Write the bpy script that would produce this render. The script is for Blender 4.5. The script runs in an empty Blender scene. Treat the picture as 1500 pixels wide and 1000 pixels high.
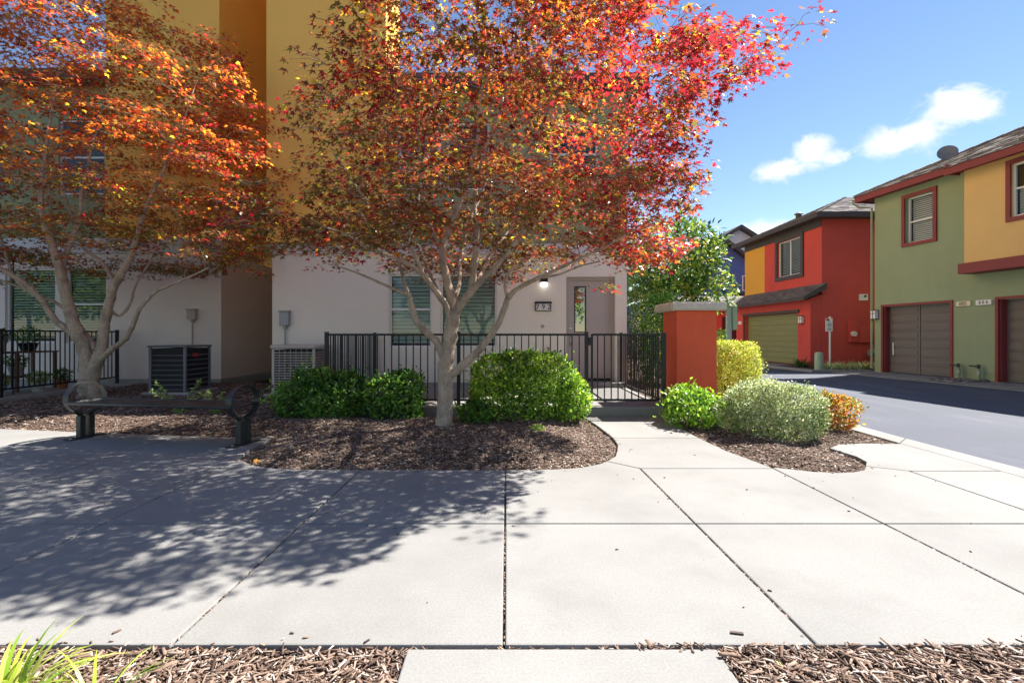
import bpy, bmesh, math, random
import numpy as np
from mathutils import Vector, Matrix, Quaternion, noise as mnoise

random.seed(7)
RNG = np.random.default_rng(11)
scene = bpy.context.scene
COL = scene.collection
R = math.radians

# ------------------------------------------------------------------ camera, sky, sun, exposure
cam_d = bpy.data.cameras.new("camera")
cam = bpy.data.objects.new("camera", cam_d)
COL.objects.link(cam)
cam.location = (0, 0, 1.2)
cam.rotation_euler = (R(90), 0, 0)
cam_d.lens = 16.9
cam_d.sensor_width = 36
cam_d.shift_x = 8 / 1500
cam_d.shift_y = -10 / 1500
cam_d.clip_end = 2000
cam_d.clip_start = 0.05
scene.camera = cam

SUN = Vector((0.72, 0.44, 1.0)).normalized()
ELEV = math.asin(SUN.z)
AZ = math.atan2(SUN.x, SUN.y)

world = bpy.data.worlds.new("World")
scene.world = world
world.use_nodes = True
wn, wl = world.node_tree.nodes, world.node_tree.links
wn.clear()


def wnode(t, **kw):
    n = wn.new(t)
    for k, v in kw.items():
        setattr(n, k, v)
    return n


def wmath(op, a, b=None, c=None):
    n = wn.new('ShaderNodeMath')
    n.operation = op
    for i, v in enumerate((a, b, c)):
        if v is None:
            continue
        if isinstance(v, (int, float)):
            n.inputs[i].default_value = v
        else:
            wl.new(v, n.inputs[i])
    return n.outputs[0]


sky = wnode('ShaderNodeTexSky', sky_type='NISHITA')
sky.sun_disc = False
sky.sun_elevation = ELEV
sky.sun_rotation = AZ
sky.altitude = 0
sky.air_density = 1.0
sky.dust_density = 0.0
sky.ozone_density = 1.0
tc = wnode('ShaderNodeTexCoord')
sep = wnode('ShaderNodeSeparateXYZ')
wl.new(tc.outputs['Generated'], sep.inputs[0])
azim = wmath('ARCTAN2', sep.outputs[0], sep.outputs[1])
elev = wmath('ARCSINE', sep.outputs[2])
nz = wnode('ShaderNodeTexNoise')
nz.inputs['Scale'].default_value = 17.0
nz.inputs['Detail'].default_value = 9.0
nz.inputs['Roughness'].default_value = 0.66
nz.inputs['Distortion'].default_value = 0.4
mp = wnode('ShaderNodeMapping')
mp.inputs['Scale'].default_value = (1, 1, 1.7)
wl.new(tc.outputs['Generated'], mp.inputs[0])
wl.new(mp.outputs[0], nz.inputs[0])
dens = None
# fair-weather cumulus: azimuth, elevation, half width, half height (degrees), weight
for a, e, sa, se, w in ((40.6, 17.6, 3.0, 1.6, 1.0), (38.4, 17.3, 2.4, 1.5, 0.9), (43.0, 18.9, 3.0, 1.7, 1.0), (29.6, 16.6, 3.2, 1.1, 1.0),
                        (32.4, 17.6, 1.9, 1.9, 0.95), (34.0, 17.0, 1.6, 1.0, 0.8), (28.5, 10.6, 4.0, 1.5, 1.0), (75, 22, 9, 3, 1), (-60, 18, 10, 3, 1), (150, 25, 12, 4, 1),
                        (-130, 20, 12, 4, 1), (105, 14, 8, 2, 1), (-100, 35, 9, 4, 1)):
    u = wmath('DIVIDE', wmath('SUBTRACT', azim, R(a)), R(sa))
    v = wmath('DIVIDE', wmath('SUBTRACT', elev, R(e)), R(se))
    q = wmath('ADD', wmath('MULTIPLY', u, u), wmath('MULTIPLY', v, v))
    g = wmath('MULTIPLY', wmath('EXPONENT', wmath('MULTIPLY', q, -0.8)), w)
    dens = g if dens is None else wmath('MAXIMUM', dens, g)
val = wmath('ADD', wmath('MULTIPLY', dens, 0.55), wmath('MULTIPLY', nz.outputs[0], 0.95))
mr = wnode('ShaderNodeMapRange', interpolation_type='SMOOTHSTEP')
wl.new(val, mr.inputs[0])
mr.inputs[1].default_value = 0.66
mr.inputs[2].default_value = 1.04
mr.inputs[3].default_value = 0.0
mr.inputs[4].default_value = 0.92
mixc = wnode('ShaderNodeMix', data_type='RGBA')
wl.new(mr.outputs[0], mixc.inputs['Factor'])
hsv = wnode('ShaderNodeHueSaturation')
hsv.inputs['Hue'].default_value = 0.505
hsv.inputs['Saturation'].default_value = 1.08
wl.new(sky.outputs[0], hsv.inputs['Color'])
wl.new(hsv.outputs[0], mixc.inputs['A'])
mixc.inputs['B'].default_value = (6.6, 6.7, 7.0, 1)
bg = wnode('ShaderNodeBackground')
bg.inputs['Strength'].default_value = 0.056
wl.new(mixc.outputs['Result'], bg.inputs[0])
wo = wnode('ShaderNodeOutputWorld')
wl.new(bg.outputs[0], wo.inputs[0])

sun_d = bpy.data.lights.new("sun", 'SUN')
sun_d.energy = 4.4
sun_d.angle = R(0.53)
sun_d.color = (1.0, 0.955, 0.885)
sun = bpy.data.objects.new("sun", sun_d)
COL.objects.link(sun)
sun.location = (30, 20, 40)
sun.rotation_euler = (-SUN).to_track_quat('-Z', 'Y').to_euler()

scene.view_settings.view_transform = 'Standard'
scene.view_settings.look = 'None'
scene.view_settings.exposure = 1.66
scene.view_settings.gamma = 1.0
scene.view_settings.use_curve_mapping = False
scene.cycles.max_bounces = 8
scene.cycles.transparent_max_bounces = 12
scene.cycles.use_denoising = True


def P(px, py, Y):
    """a point surveyed from the photograph at depth Y (metres)"""
    return Vector(((px - 742) / 704 * Y, Y, 1.2 - (py - 490) / 704 * Y))


# ------------------------------------------------------------------ materials
MATS = {}


def new_mat(name):
    m = bpy.data.materials.new(name)
    m.use_nodes = True
    n, l = m.node_tree.nodes, m.node_tree.links
    n.clear()
    out = n.new('ShaderNodeOutputMaterial')
    MATS[name] = m
    return m, n, l, out


def surf(name, col, rough=0.6, var=0.10, scale=1.5, bump=0.0, bscale=120, bdist=0.004, spec=0.5, metal=0.0, speck=0.0, coat=0.0,
         objvar=0.0, wave=None, detail=6, stain=None):
    """painted, cast or rendered surface: base colour with blotches, speckle and fine relief"""
    m, n, l, out = new_mat(name)
    b = n.new('ShaderNodeBsdfPrincipled')
    b.inputs['Roughness'].default_value = rough
    b.inputs['Metallic'].default_value = metal
    b.inputs['Specular IOR Level'].default_value = spec
    b.inputs['Coat Weight'].default_value = coat
    tcn = n.new('ShaderNodeTexCoord')
    geo = n.new('ShaderNodeNewGeometry')
    no = n.new('ShaderNodeTexNoise')
    no.inputs['Scale'].default_value = scale
    no.inputs['Detail'].default_value = detail
    no.inputs['Roughness'].default_value = 0.6
    l.new(geo.outputs['Position'], no.inputs['Vector'])
    rgb = n.new('ShaderNodeHueSaturation')
    rgb.inputs['Color'].default_value = (*col, 1)
    ma = n.new('ShaderNodeMapRange')
    l.new(no.outputs[0], ma.inputs[0])
    ma.inputs[1].default_value = 0.25
    ma.inputs[2].default_value = 0.75
    ma.inputs[3].default_value = 1 - var
    ma.inputs[4].default_value = 1 + var
    v = ma.outputs[0]
    if speck:
        n2 = n.new('ShaderNodeTexNoise')
        n2.inputs['Scale'].default_value = 90
        n2.inputs['Detail'].default_value = 3
        l.new(geo.outputs['Position'], n2.inputs['Vector'])
        m2 = n.new('ShaderNodeMapRange')
        l.new(n2.outputs[0], m2.inputs[0])
        m2.inputs[1].default_value = 0.3
        m2.inputs[2].default_value = 0.7
        m2.inputs[3].default_value = 1 - speck
        m2.inputs[4].default_value = 1 + speck
        mu = n.new('ShaderNodeMath')
        mu.operation = 'MULTIPLY'
        l.new(v, mu.inputs[0])
        l.new(m2.outputs[0], mu.inputs[1])
        v = mu.outputs[0]
    if objvar:
        oi = n.new('ShaderNodeObjectInfo')
        m3 = n.new('ShaderNodeMapRange')
        l.new(oi.outputs['Random'], m3.inputs[0])
        m3.inputs[3].default_value = 1 - objvar
        m3.inputs[4].default_value = 1 + objvar
        mu = n.new('ShaderNodeMath')
        mu.operation = 'MULTIPLY'
        l.new(v, mu.inputs[0])
        l.new(m3.outputs[0], mu.inputs[1])
        v = mu.outputs[0]
    l.new(v, rgb.inputs['Value'])
    colout = rgb.outputs[0]
    if stain:
        scol, sscale, lo, hi, amt, sstretch = stain
        mpn = n.new('ShaderNodeMapping')
        mpn.inputs['Scale'].default_value = sstretch
        l.new(geo.outputs['Position'], mpn.inputs[0])
        ns = n.new('ShaderNodeTexNoise')
        ns.inputs['Scale'].default_value = sscale
        ns.inputs['Detail'].default_value = 8
        ns.inputs['Roughness'].default_value = 0.65
        l.new(mpn.outputs[0], ns.inputs['Vector'])
        ms = n.new('ShaderNodeMapRange')
        l.new(ns.outputs[0], ms.inputs[0])
        ms.inputs[1].default_value = lo
        ms.inputs[2].default_value = hi
        ms.inputs[3].default_value = 0
        ms.inputs[4].default_value = amt
        mx = n.new('ShaderNodeMix')
        mx.data_type = 'RGBA'
        l.new(ms.outputs[0], mx.inputs['Factor'])
        l.new(colout, mx.inputs['A'])
        mx.inputs['B'].default_value = (*scol, 1)
        colout = mx.outputs['Result']
    l.new(colout, b.inputs['Base Color'])
    if bump:
        nb = n.new('ShaderNodeTexNoise')
        nb.inputs['Scale'].default_value = bscale
        nb.inputs['Detail'].default_value = 4
        l.new(geo.outputs['Position'], nb.inputs['Vector'])
        bp = n.new('ShaderNodeBump')
        bp.inputs['Strength'].default_value = bump
        bp.inputs['Distance'].default_value = bdist
        l.new(nb.outputs[0], bp.inputs['Height'])
        l.new(bp.outputs[0], b.inputs['Normal'])
    l.new(b.outputs[0], out.inputs[0])
    return m


def leafmat(name, trans=0.45, rough=0.4, gain=1.5, spec=0.5, col=None):
    """leaf: colour of its own from the mesh, lets light through"""
    m, n, l, out = new_mat(name)
    if col is None:
        at = n.new('ShaderNodeAttribute')
        at.attribute_name = 'leaf_colour'
        c = at.outputs['Color']
    else:
        rr = n.new('ShaderNodeRGB')
        rr.outputs[0].default_value = (*col, 1)
        c = rr.outputs[0]
    b = n.new('ShaderNodeBsdfPrincipled')
    b.inputs['Roughness'].default_value = rough
    b.inputs['Specular IOR Level'].default_value = spec
    l.new(c, b.inputs['Base Color'])
    t = n.new('ShaderNodeBsdfTranslucent')
    g = n.new('ShaderNodeMix')
    g.data_type = 'RGBA'
    g.blend_type = 'MULTIPLY'
    g.inputs['Factor'].default_value = 1
    g.inputs['B'].default_value = (gain, gain, gain * 0.8, 1)
    l.new(c, g.inputs['A'])
    l.new(g.outputs['Result'], t.inputs['Color'])
    mx = n.new('ShaderNodeMixShader')
    mx.inputs[0].default_value = trans
    l.new(b.outputs[0], mx.inputs[1])
    l.new(t.outputs[0], mx.inputs[2])
    l.new(mx.outputs[0], out.inputs[0])
    return m


def islandmat(name, stops, rough=0.8):
    """loose pieces: each piece takes its own tone"""
    m, n, l, out = new_mat(name)
    g = n.new('ShaderNodeNewGeometry')
    rp = n.new('ShaderNodeValToRGB')
    rp.color_ramp.interpolation = 'LINEAR'
    e = rp.color_ramp.elements
    e[0].position, e[0].color = stops[0][0], (*stops[0][1], 1)
    e[1].position, e[1].color = stops[-1][0], (*stops[-1][1], 1)
    for p, c in stops[1:-1]:
        x = e.new(p)
        x.color = (*c, 1)
    l.new(g.outputs['Random Per Island'], rp.inputs[0])
    no = n.new('ShaderNodeTexNoise')
    no.inputs['Scale'].default_value = 60
    no.inputs['Detail'].default_value = 3
    l.new(g.outputs['Position'], no.inputs['Vector'])
    mr_ = n.new('ShaderNodeMapRange')
    mr_.inputs[1].default_value = 0.3
    mr_.inputs[2].default_value = 0.7
    mr_.inputs[3].default_value = 0.7
    mr_.inputs[4].default_value = 1.2
    l.new(no.outputs[0], mr_.inputs[0])
    hs = n.new('ShaderNodeHueSaturation')
    l.new(rp.outputs[0], hs.inputs['Color'])
    l.new(mr_.outputs[0], hs.inputs['Value'])
    b = n.new('ShaderNodeBsdfPrincipled')
    b.inputs['Roughness'].default_value = rough
    b.inputs['Specular IOR Level'].default_value = 0.3
    l.new(hs.outputs[0], b.inputs['Base Color'])
    l.new(b.outputs[0], out.inputs[0])
    return m


def glassmat(name, tint, refl=0.16, ior=1.5):
    m, n, l, out = new_mat(name)
    t = n.new('ShaderNodeBsdfTransparent')
    t.inputs[0].default_value = (*tint, 1)
    g = n.new('ShaderNodeBsdfGlossy')
    g.inputs['Roughness'].default_value = 0.015
    fr = n.new('ShaderNodeFresnel')
    fr.inputs[0].default_value = ior
    ad = n.new('ShaderNodeMath')
    ad.operation = 'ADD'
    ad.use_clamp = True
    ad.inputs[1].default_value = refl
    l.new(fr.outputs[0], ad.inputs[0])
    mx = n.new('ShaderNodeMixShader')
    l.new(ad.outputs[0], mx.inputs[0])
    l.new(t.outputs[0], mx.inputs[1])
    l.new(g.outputs[0], mx.inputs[2])
    l.new(mx.outputs[0], out.inputs[0])
    return m


def emitmat(name, col, strength):
    m, n, l, out = new_mat(name)
    e = n.new('ShaderNodeEmission')
    e.inputs[0].default_value = (*col, 1)
    e.inputs[1].default_value = strength
    l.new(e.outputs[0], out.inputs[0])
    return m


STREAK = (2.0, 2.0, 0.5)
M = {}
M['concrete'] = surf('concrete', (0.252, 0.246, 0.234), 0.85, 0.13, 0.9, 0.35, 160, 0.003, 0.3, speck=0.09, objvar=0.04,
                     stain=((0.175, 0.168, 0.155), 1.3, 0.48, 0.76, 0.55, (1, 1, 1)))
M['concrete_edge'] = surf('concrete_edge', (0.36, 0.35, 0.33), 0.9, 0.12, 2.5, 0.4, 140, 0.003, 0.3, speck=0.08)
M['joint'] = surf('joint_filler', (0.06, 0.05, 0.04), 0.95, 0.3, 20)
M['soil'] = surf('soil', (0.085, 0.055, 0.04), 0.95, 0.35, 14, 0.8, 40, 0.02, 0.2)
M['asphalt'] = surf('asphalt', (0.082, 0.090, 0.116), 0.85, 0.10, 0.8, 0.5, 220, 0.004, 0.3, speck=0.12,
                    stain=((0.135, 0.142, 0.168), 1.6, 0.5, 0.72, 0.7, (1.2, .25, 1)))
M['beige'] = surf('beige_stucco', (0.85, 0.79, 0.68), 0.9, 0.04, 0.9, 0.55, 55, 0.006, 0.2, speck=0.03,
                  stain=((0.76, 0.69, 0.58), 1.0, 0.55, 0.8, 0.3, STREAK))
M['taupe'] = surf('taupe_stucco', (0.78, 0.69, 0.615), 0.9, 0.05, 0.9, 0.55, 55, 0.006, 0.2, speck=0.03,
                  stain=((0.62, 0.545, 0.48), 1.0, 0.55, 0.8, 0.3, STREAK))
M['belt'] = surf('white_trim', (0.66, 0.64, 0.64), 0.8, 0.04, 2, 0.3, 70, 0.004, 0.3)
M['ochre'] = surf('ochre_stucco', (0.95, 0.54, 0.13), 0.9, 0.05, 0.6, 0.55, 55, 0.006, 0.2, speck=0.03,
                  stain=((0.86, 0.50, 0.105), 0.8, 0.5, 0.8, 0.4, STREAK))
M['sage'] = surf('sage_stucco', (0.30, 0.33, 0.19), 0.9, 0.05, 0.9, 0.5, 55, 0.006, 0.2)
M['red_wall'] = surf('brick_red_stucco', (0.74, 0.128, 0.062), 0.85, 0.07, 1.4, 0.6, 50, 0.006, 0.25, speck=0.03,
                     stain=((0.60, 0.095, 0.048), 1.6, 0.5, 0.8, 0.5, STREAK))
M['far_red'] = surf('far_red_stucco', (0.56, 0.082, 0.07), 0.85, 0.08, 0.8, 0.4, 45, 0.006, 0.25,
                    stain=((0.42, 0.06, 0.05), 0.7, 0.48, 0.75, 0.5, STREAK))
M['green'] = surf('green_stucco', (0.31, 0.37, 0.225), 0.9, 0.08, 0.7, 0.5, 45, 0.006, 0.2,
                  stain=((0.30, 0.31, 0.19), 0.6, 0.46, 0.75, 0.55, STREAK))
M['tan_yellow'] = surf('tan_yellow_stucco', (0.76, 0.50, 0.20), 0.9, 0.06, 0.8, 0.5, 45, 0.006, 0.2,
                       stain=((0.66, 0.42, 0.18), 0.8, 0.5, 0.8, 0.4, STREAK))
M['yellow'] = surf('yellow_stucco', (0.66, 0.36, 0.05), 0.9, 0.05, 0.9, 0.4, 45)
M['blue'] = surf('blue_siding', (0.08, 0.13, 0.34), 0.8, 0.06, 1.2)
M['pale_siding'] = surf('pale_siding', (0.55, 0.57, 0.62), 0.8, 0.05, 1.2)
M['red_trim'] = surf('dark_red_trim', (0.24, 0.035, 0.035), 0.6, 0.08, 2.0)
M['dark_trim'] = surf('dark_brown_trim', (0.055, 0.047, 0.045), 0.65, 0.1, 2.0)
M['shingle'] = islandmat('asphalt_shingle', [(0, (0.13, 0.12, 0.12)), (0.5, (0.20, 0.18, 0.175)), (1, (0.30, 0.27, 0.25))], 0.95)
M['dark_shingle'] = islandmat('dark_asphalt_shingle', [(0, (0.10, 0.09, 0.09)), (0.5, (0.15, 0.14, 0.135)), (1, (0.21, 0.19, 0.18))], 0.95)
M['roof'] = surf('roof_underlay', (0.12, 0.11, 0.11), 0.95, 0.1, 3)
M['garage_grey'] = surf('garage_grey_paint', (0.15, 0.125, 0.115), 0.55, 0.05, 1.5)
M['garage_green'] = surf('garage_green_paint', (0.20, 0.22, 0.085), 0.55, 0.05, 1.5)
M['door'] = surf('taupe_door_paint', (0.47, 0.415, 0.385), 0.45, 0.03, 1.5)
M['door_frame'] = surf('taupe_frame_paint', (0.42, 0.37, 0.34), 0.5, 0.03, 1.5)
M['white'] = surf('white_vinyl', (0.78, 0.77, 0.75), 0.4, 0.03, 3)
M['blind'] = surf('blind_slat_white', (0.80, 0.80, 0.78), 0.5, 0.03, 3)
M['blind_dim'] = surf('blind_slat_grey', (0.50, 0.52, 0.50), 0.5, 0.03, 3)
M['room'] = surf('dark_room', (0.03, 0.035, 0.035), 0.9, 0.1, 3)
M['glass'] = glassmat('window_glass', (0.74, 0.90, 0.87), 0.03, 1.42)
M['far_glass'] = glassmat('far_window_glass', (0.8, 0.85, 0.85), 0.015, 1.08)
M['door_glass'] = glassmat('door_glass', (0.5, 0.55, 0.55), 0.28)
M['iron'] = surf('black_iron', (0.014, 0.014, 0.015), 0.55, 0.15, 8, 0.15, 200, 0.001)
M['bench'] = surf('dark_bench_coating', (0.028, 0.031, 0.031), 0.45, 0.15, 10, 0.2, 250, 0.001)
M['cap'] = surf('cast_cap_stone', (0.60, 0.56, 0.49), 0.9, 0.10, 5, 0.9, 45, 0.012, 0.2, speck=0.08)
M['ac_beige'] = surf('beige_appliance_enamel', (0.50, 0.45, 0.40), 0.4, 0.04, 3)
M['ac_dark'] = surf('slate_appliance_enamel', (0.13, 0.145, 0.17), 0.4, 0.06, 3)
M['ac_core'] = surf('dark_coil', (0.012, 0.012, 0.014), 0.7, 0.2, 30)
M['badge'] = surf('red_badge', (0.45, 0.03, 0.05), 0.4, 0.05, 10)
M['grey_metal'] = surf('grey_metal', (0.30, 0.31, 0.32), 0.45, 0.08, 6, metal=0.3)
M['dish'] = surf('grey_dish_enamel', (0.15, 0.155, 0.17), 0.5, 0.06, 6)
M['beige_metal'] = surf('beige_painted_metal', (0.42, 0.37, 0.33), 0.5, 0.06, 5)
M['steel'] = surf('brushed_steel', (0.55, 0.54, 0.52), 0.3, 0.05, 20, metal=0.9)
M['plate_white'] = surf('plate_white', (0.75, 0.75, 0.74), 0.4, 0.03, 5)
M['plate_cream'] = surf('plate_cream', (0.72, 0.63, 0.46), 0.5, 0.05, 8)
M['black'] = surf('black_paint', (0.012, 0.012, 0.014), 0.4, 0.1, 6)
M['lamp_glass'] = surf('frosted_lamp_glass', (0.75, 0.74, 0.72), 0.25, 0.02, 5)
M['lamp_lit'] = emitmat('lit_lamp_glass', (1.0, 0.96, 0.9), 0.8)
M['pale_green_plastic'] = surf('pale_green_plastic', (0.33, 0.43, 0.30), 0.5, 0.06, 5)
M['post_grey_green'] = surf('galvanised_post', (0.36, 0.41, 0.38), 0.5, 0.08, 6)
M['sign_white'] = surf('sign_white', (0.74, 0.72, 0.72), 0.5, 0.03, 6)
M['sign_red'] = surf('sign_red', (0.55, 0.04, 0.05), 0.5, 0.05, 6)
M['sign_ink'] = surf('sign_ink', (0.16, 0.15, 0.25), 0.5, 0.05, 6)
M['terracotta'] = surf('terracotta', (0.40, 0.15, 0.075), 0.85, 0.15, 10, 0.3, 90)
M['white_pot'] = surf('white_glazed_pot', (0.60, 0.60, 0.58), 0.4, 0.06, 6)
M['dark_pot'] = surf('dark_glazed_pot', (0.03, 0.03, 0.035), 0.35, 0.1, 6)
M['wood'] = surf('stained_wood', (0.16, 0.07, 0.04), 0.7, 0.2, 12, 0.3, 60)
M['bark'] = surf('maple_bark', (0.45, 0.37, 0.285), 0.9, 0.22, 9, 1.0, 38, 0.02, 0.2, speck=0.16,
                 stain=((0.17, 0.135, 0.10), 6.5, 0.47, 0.68, 0.75, (1, 1, 0.55)))
M['bark_dark'] = surf('brown_bark', (0.11, 0.08, 0.06), 0.9, 0.25, 10, 0.8, 50, 0.01)
M['maple_leaf'] = leafmat('maple_leaf', 0.58, 0.27, 1.8, 0.75)
M['shrub_leaf'] = leafmat('shrub_leaf', 0.33, 0.38, 1.6, 0.5)
M['mulch'] = islandmat('bark_chip', [(0, (0.05, 0.032, 0.024)), (0.30, (0.17, 0.108, 0.078)), (0.60, (0.28, 0.19, 0.14)), (0.86, (0.38, 0.29, 0.23)),
                                     (1.0, (0.58, 0.52, 0.47))], 0.85)
M['litter'] = leafmat('fallen_leaf', 0.3, 0.5, 1.4, 0.3)


# ------------------------------------------------------------------ object helpers
ORIGIN = {}


def thing(name, label, cat, loc=(0, 0, 0), rotz=0.0, group=None, local=False):
    o = bpy.data.objects.new(name, None)
    o.empty_display_size = 0.2
    COL.objects.link(o)
    o.location = loc
    o.rotation_euler = (0, 0, rotz)
    o['label'] = label
    o['category'] = cat
    if group:
        o['group'] = group
    ORIGIN[o.name] = Vector((0, 0, 0)) if local else Vector(loc)
    return o


def root_of(o):
    while o.parent:
        o = o.parent
    return o


def org(parent):
    if parent is None:
        return Vector((0, 0, 0))
    return ORIGIN.get(root_of(parent).name, Vector((0, 0, 0)))


def link_mesh(name, me, mat, parent=None, loc=None, rot=None, label=None, kind=None):
    o = bpy.data.objects.new(name, me)
    COL.objects.link(o)
    if mat is not None and len(me.materials) == 0:
        me.materials.append(mat)
    if parent is not None:
        o.parent = parent
    if loc is not None:
        o.location = Vector(loc) - org(parent)
    if rot is not None:
        o.rotation_euler = rot
    if label:
        o['label'] = label
    if kind:
        o['kind'] = kind
    return o


class MB:
    """collects boxes, tubes, prisms and quads; build() links them as one mesh object"""

    def __init__(self):
        self.v, self.f = [], []

    def quad(self, *pts):
        k = len(self.v)
        self.v += [tuple(p) for p in pts]
        self.f.append(tuple(range(k, k + len(pts))))
        return self

    def box(self, x0, x1, y0, y1, z0, z1, mat4=None):
        k = len(self.v)
        c = [(x0, y0, z0), (x1, y0, z0), (x1, y1, z0), (x0, y1, z0), (x0, y0, z1), (x1, y0, z1), (x1, y1, z1), (x0, y1, z1)]
        if mat4 is not None:
            c = [tuple(mat4 @ Vector(p)) for p in c]
        self.v += c
        for f in ((0, 3, 2, 1), (4, 5, 6, 7), (0, 1, 5, 4), (1, 2, 6, 5), (2, 3, 7, 6), (3, 0, 4, 7)):
            self.f.append(tuple(k + i for i in f))
        return self

    def tube(self, pts, radii, n=8, caps=True, jitter=0.0):
        pts = [Vector(p) for p in pts]
        if not hasattr(radii, '__len__'):
            radii = [radii] * len(pts)
        k = len(self.v)
        up = None
        for i, p in enumerate(pts):
            d = (pts[min(i + 1, len(pts) - 1)] - pts[max(i - 1, 0)]).normalized()
            if up is None:
                up = d.orthogonal().normalized()
            else:
                up = (up - d * up.dot(d))
                up = up.normalized() if up.length > 1e-6 else d.orthogonal().normalized()
            w = d.cross(up)
            for j in range(n):
                a = 2 * math.pi * j / n
                r = radii[i] * (1 + jitter * math.sin(3 * a + i * 1.7) + jitter * 0.6 * math.sin(2 * a - i * 2.3))
                self.v.append(tuple(p + (up * math.cos(a) + w * math.sin(a)) * r))
        for i in range(len(pts) - 1):
            for j in range(n):
                a, b = k + i * n + j, k + i * n + (j + 1) % n
                self.f.append((a, b, b + n, a + n))
        if caps:
            self.f.append(tuple(k + j for j in reversed(range(n))))
            self.f.append(tuple(k + (len(pts) - 1) * n + j for j in range(n)))
        return self

    def prism(self, poly, z0, z1):
        """poly counter-clockwise in x, y"""
        k, n = len(self.v), len(poly)
        self.v += [(x, y, z0) for x, y in poly] + [(x, y, z1) for x, y in poly]
        self.f.append(tuple(k + i for i in reversed(range(n))))
        self.f.append(tuple(k + n + i for i in range(n)))
        for i in range(n):
            j = (i + 1) % n
            self.f.append((k + i, k + j, k + n + j, k + n + i))
        return self

    def lathe(self, prof, c, n=16, caps=True):
        k = len(self.v)
        for r, z in prof:
            for j in range(n):
                a = 2 * math.pi * j / n
                self.v.append((c[0] + r * math.cos(a), c[1] + r * math.sin(a), c[2] + z))
        for i in range(len(prof) - 1):
            for j in range(n):
                a, b = k + i * n + j, k + i * n + (j + 1) % n
                self.f.append((a, b, b + n, a + n))
        if caps:
            self.f.append(tuple(k + j for j in reversed(range(n))))
            self.f.append(tuple(k + (len(prof) - 1) * n + j for j in range(n)))
        return self

    def mesh(self, name, off=Vector((0, 0, 0)), smooth=False):
        me = bpy.data.meshes.new(name)
        me.from_pydata([(p[0] - off[0], p[1] - off[1], p[2] - off[2]) for p in self.v], [], self.f)
        if smooth:
            me.shade_smooth()
        me.update()
        return me

    def build(self, name, mat, parent=None, smooth=False, bevel=0.0, label=None, kind=None):
        me = self.mesh(name, org(parent), smooth)
        o = link_mesh(name, me, mat, parent, label=label, kind=kind)
        if bevel:
            md = o.modifiers.new('bevel', 'BEVEL')
            md.width = bevel
            md.segments = 2
            md.limit_method = 'ANGLE'
            md.angle_limit = R(40)
        return o


def tag(o, label, cat, group=None):
    o['label'] = label
    o['category'] = cat
    if group:
        o['group'] = group
    return o


def structure(o):
    o['kind'] = 'structure'
    return o


def np_mesh(name, V, F, colours=None, attr='leaf_colour', smooth=False):
    me = bpy.data.meshes.new(name)
    V = np.ascontiguousarray(V, dtype=np.float32)
    F = np.ascontiguousarray(F, dtype=np.int32)
    nf, k = F.shape
    me.vertices.add(len(V))
    me.vertices.foreach_set('co', V.ravel())
    me.loops.add(nf * k)
    me.loops.foreach_set('vertex_index', F.ravel())
    me.polygons.add(nf)
    me.polygons.foreach_set('loop_start', np.arange(0, nf * k, k, dtype=np.int32))
    me.polygons.foreach_set('loop_total', np.full(nf, k, dtype=np.int32))
    if colours is not None:
        ca = me.color_attributes.new(attr, 'FLOAT_COLOR', 'POINT')
        c4 = np.ones((len(V), 4), dtype=np.float32)
        c4[:, :3] = colours
        ca.data.foreach_set('color', c4.ravel())
    me.update(calc_edges=True)
    if smooth:
        me.shade_smooth()
    return me


def frames(fwd, up):
    """rotation matrices whose y axis is fwd and z axis is close to up"""
    y = fwd / np.linalg.norm(fwd, axis=1, keepdims=True)
    x = np.cross(y, up)
    x /= np.linalg.norm(x, axis=1, keepdims=True) + 1e-9
    z = np.cross(x, y)
    return np.stack([x, y, z], axis=2)


MAPLE_T = []
_lobes = [(-118, .52), (-62, .82), (0, 1.0), (62, .82), (118, .52)]
_t = [(0, 0, 0)]
for a_, r_ in _lobes:
    _t.append((math.sin(R(a_)) * r_, math.cos(R(a_)) * r_ + .12, -.16 * r_))
for a_, r_ in [(-150, .16), (-90, .30), (-31, .36), (31, .36), (90, .30), (150, .16)]:
    _t.append((math.sin(R(a_)) * r_, math.cos(R(a_)) * r_ + .08, .02))
MAPLE_V = np.array(_t)
MAPLE_F = np.array([(0, 6 + i, 1 + i, 7 + i) for i in range(5)])[:, ::-1]
OVAL_V = np.array([(0, 0, 0), (0, 1, -.10), (-.26, .35, .07), (-.2, .72, .0), (.26, .35, .07), (.2, .72, .0)])
OVAL_F = np.array([(0, 4, 5, 1), (0, 1, 3, 2)])
BLADE_V = np.array([(-.5, 0, 0), (.5, 0, 0), (-.42, .35, .12), (.42, .35, .12), (-.3, .7, .10), (.3, .7, .10), (-.04, 1, -.05), (.04, 1, -.05)])
BLADE_F = np.array([(0, 1, 3, 2), (2, 3, 5, 4), (4, 5, 7, 6)])


def scatter(T, F, pos, fwd, up, size, colours):
    """copies of a leaf shape at pos, pointing along fwd; size (n,) or (n,3)"""
    n = len(pos)
    rot = frames(fwd, up)
    s = np.asarray(size)
    if s.ndim == 1:
        s = np.repeat(s[:, None], 3, axis=1)
    loc = T[None, :, :] * s[:, None, :]
    W = np.einsum('nij,nkj->nki', rot, loc) + pos[:, None, :]
    V = W.reshape(-1, 3)
    k = len(T)
    FF = (F[None, :, :] + (np.arange(n) * k)[:, None, None]).reshape(-1, F.shape[1])
    C = np.repeat(colours, k, axis=0)
    return V, FF, C


def unit(a):
    return a / (np.linalg.norm(a, axis=-1, keepdims=True) + 1e-9)


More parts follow.
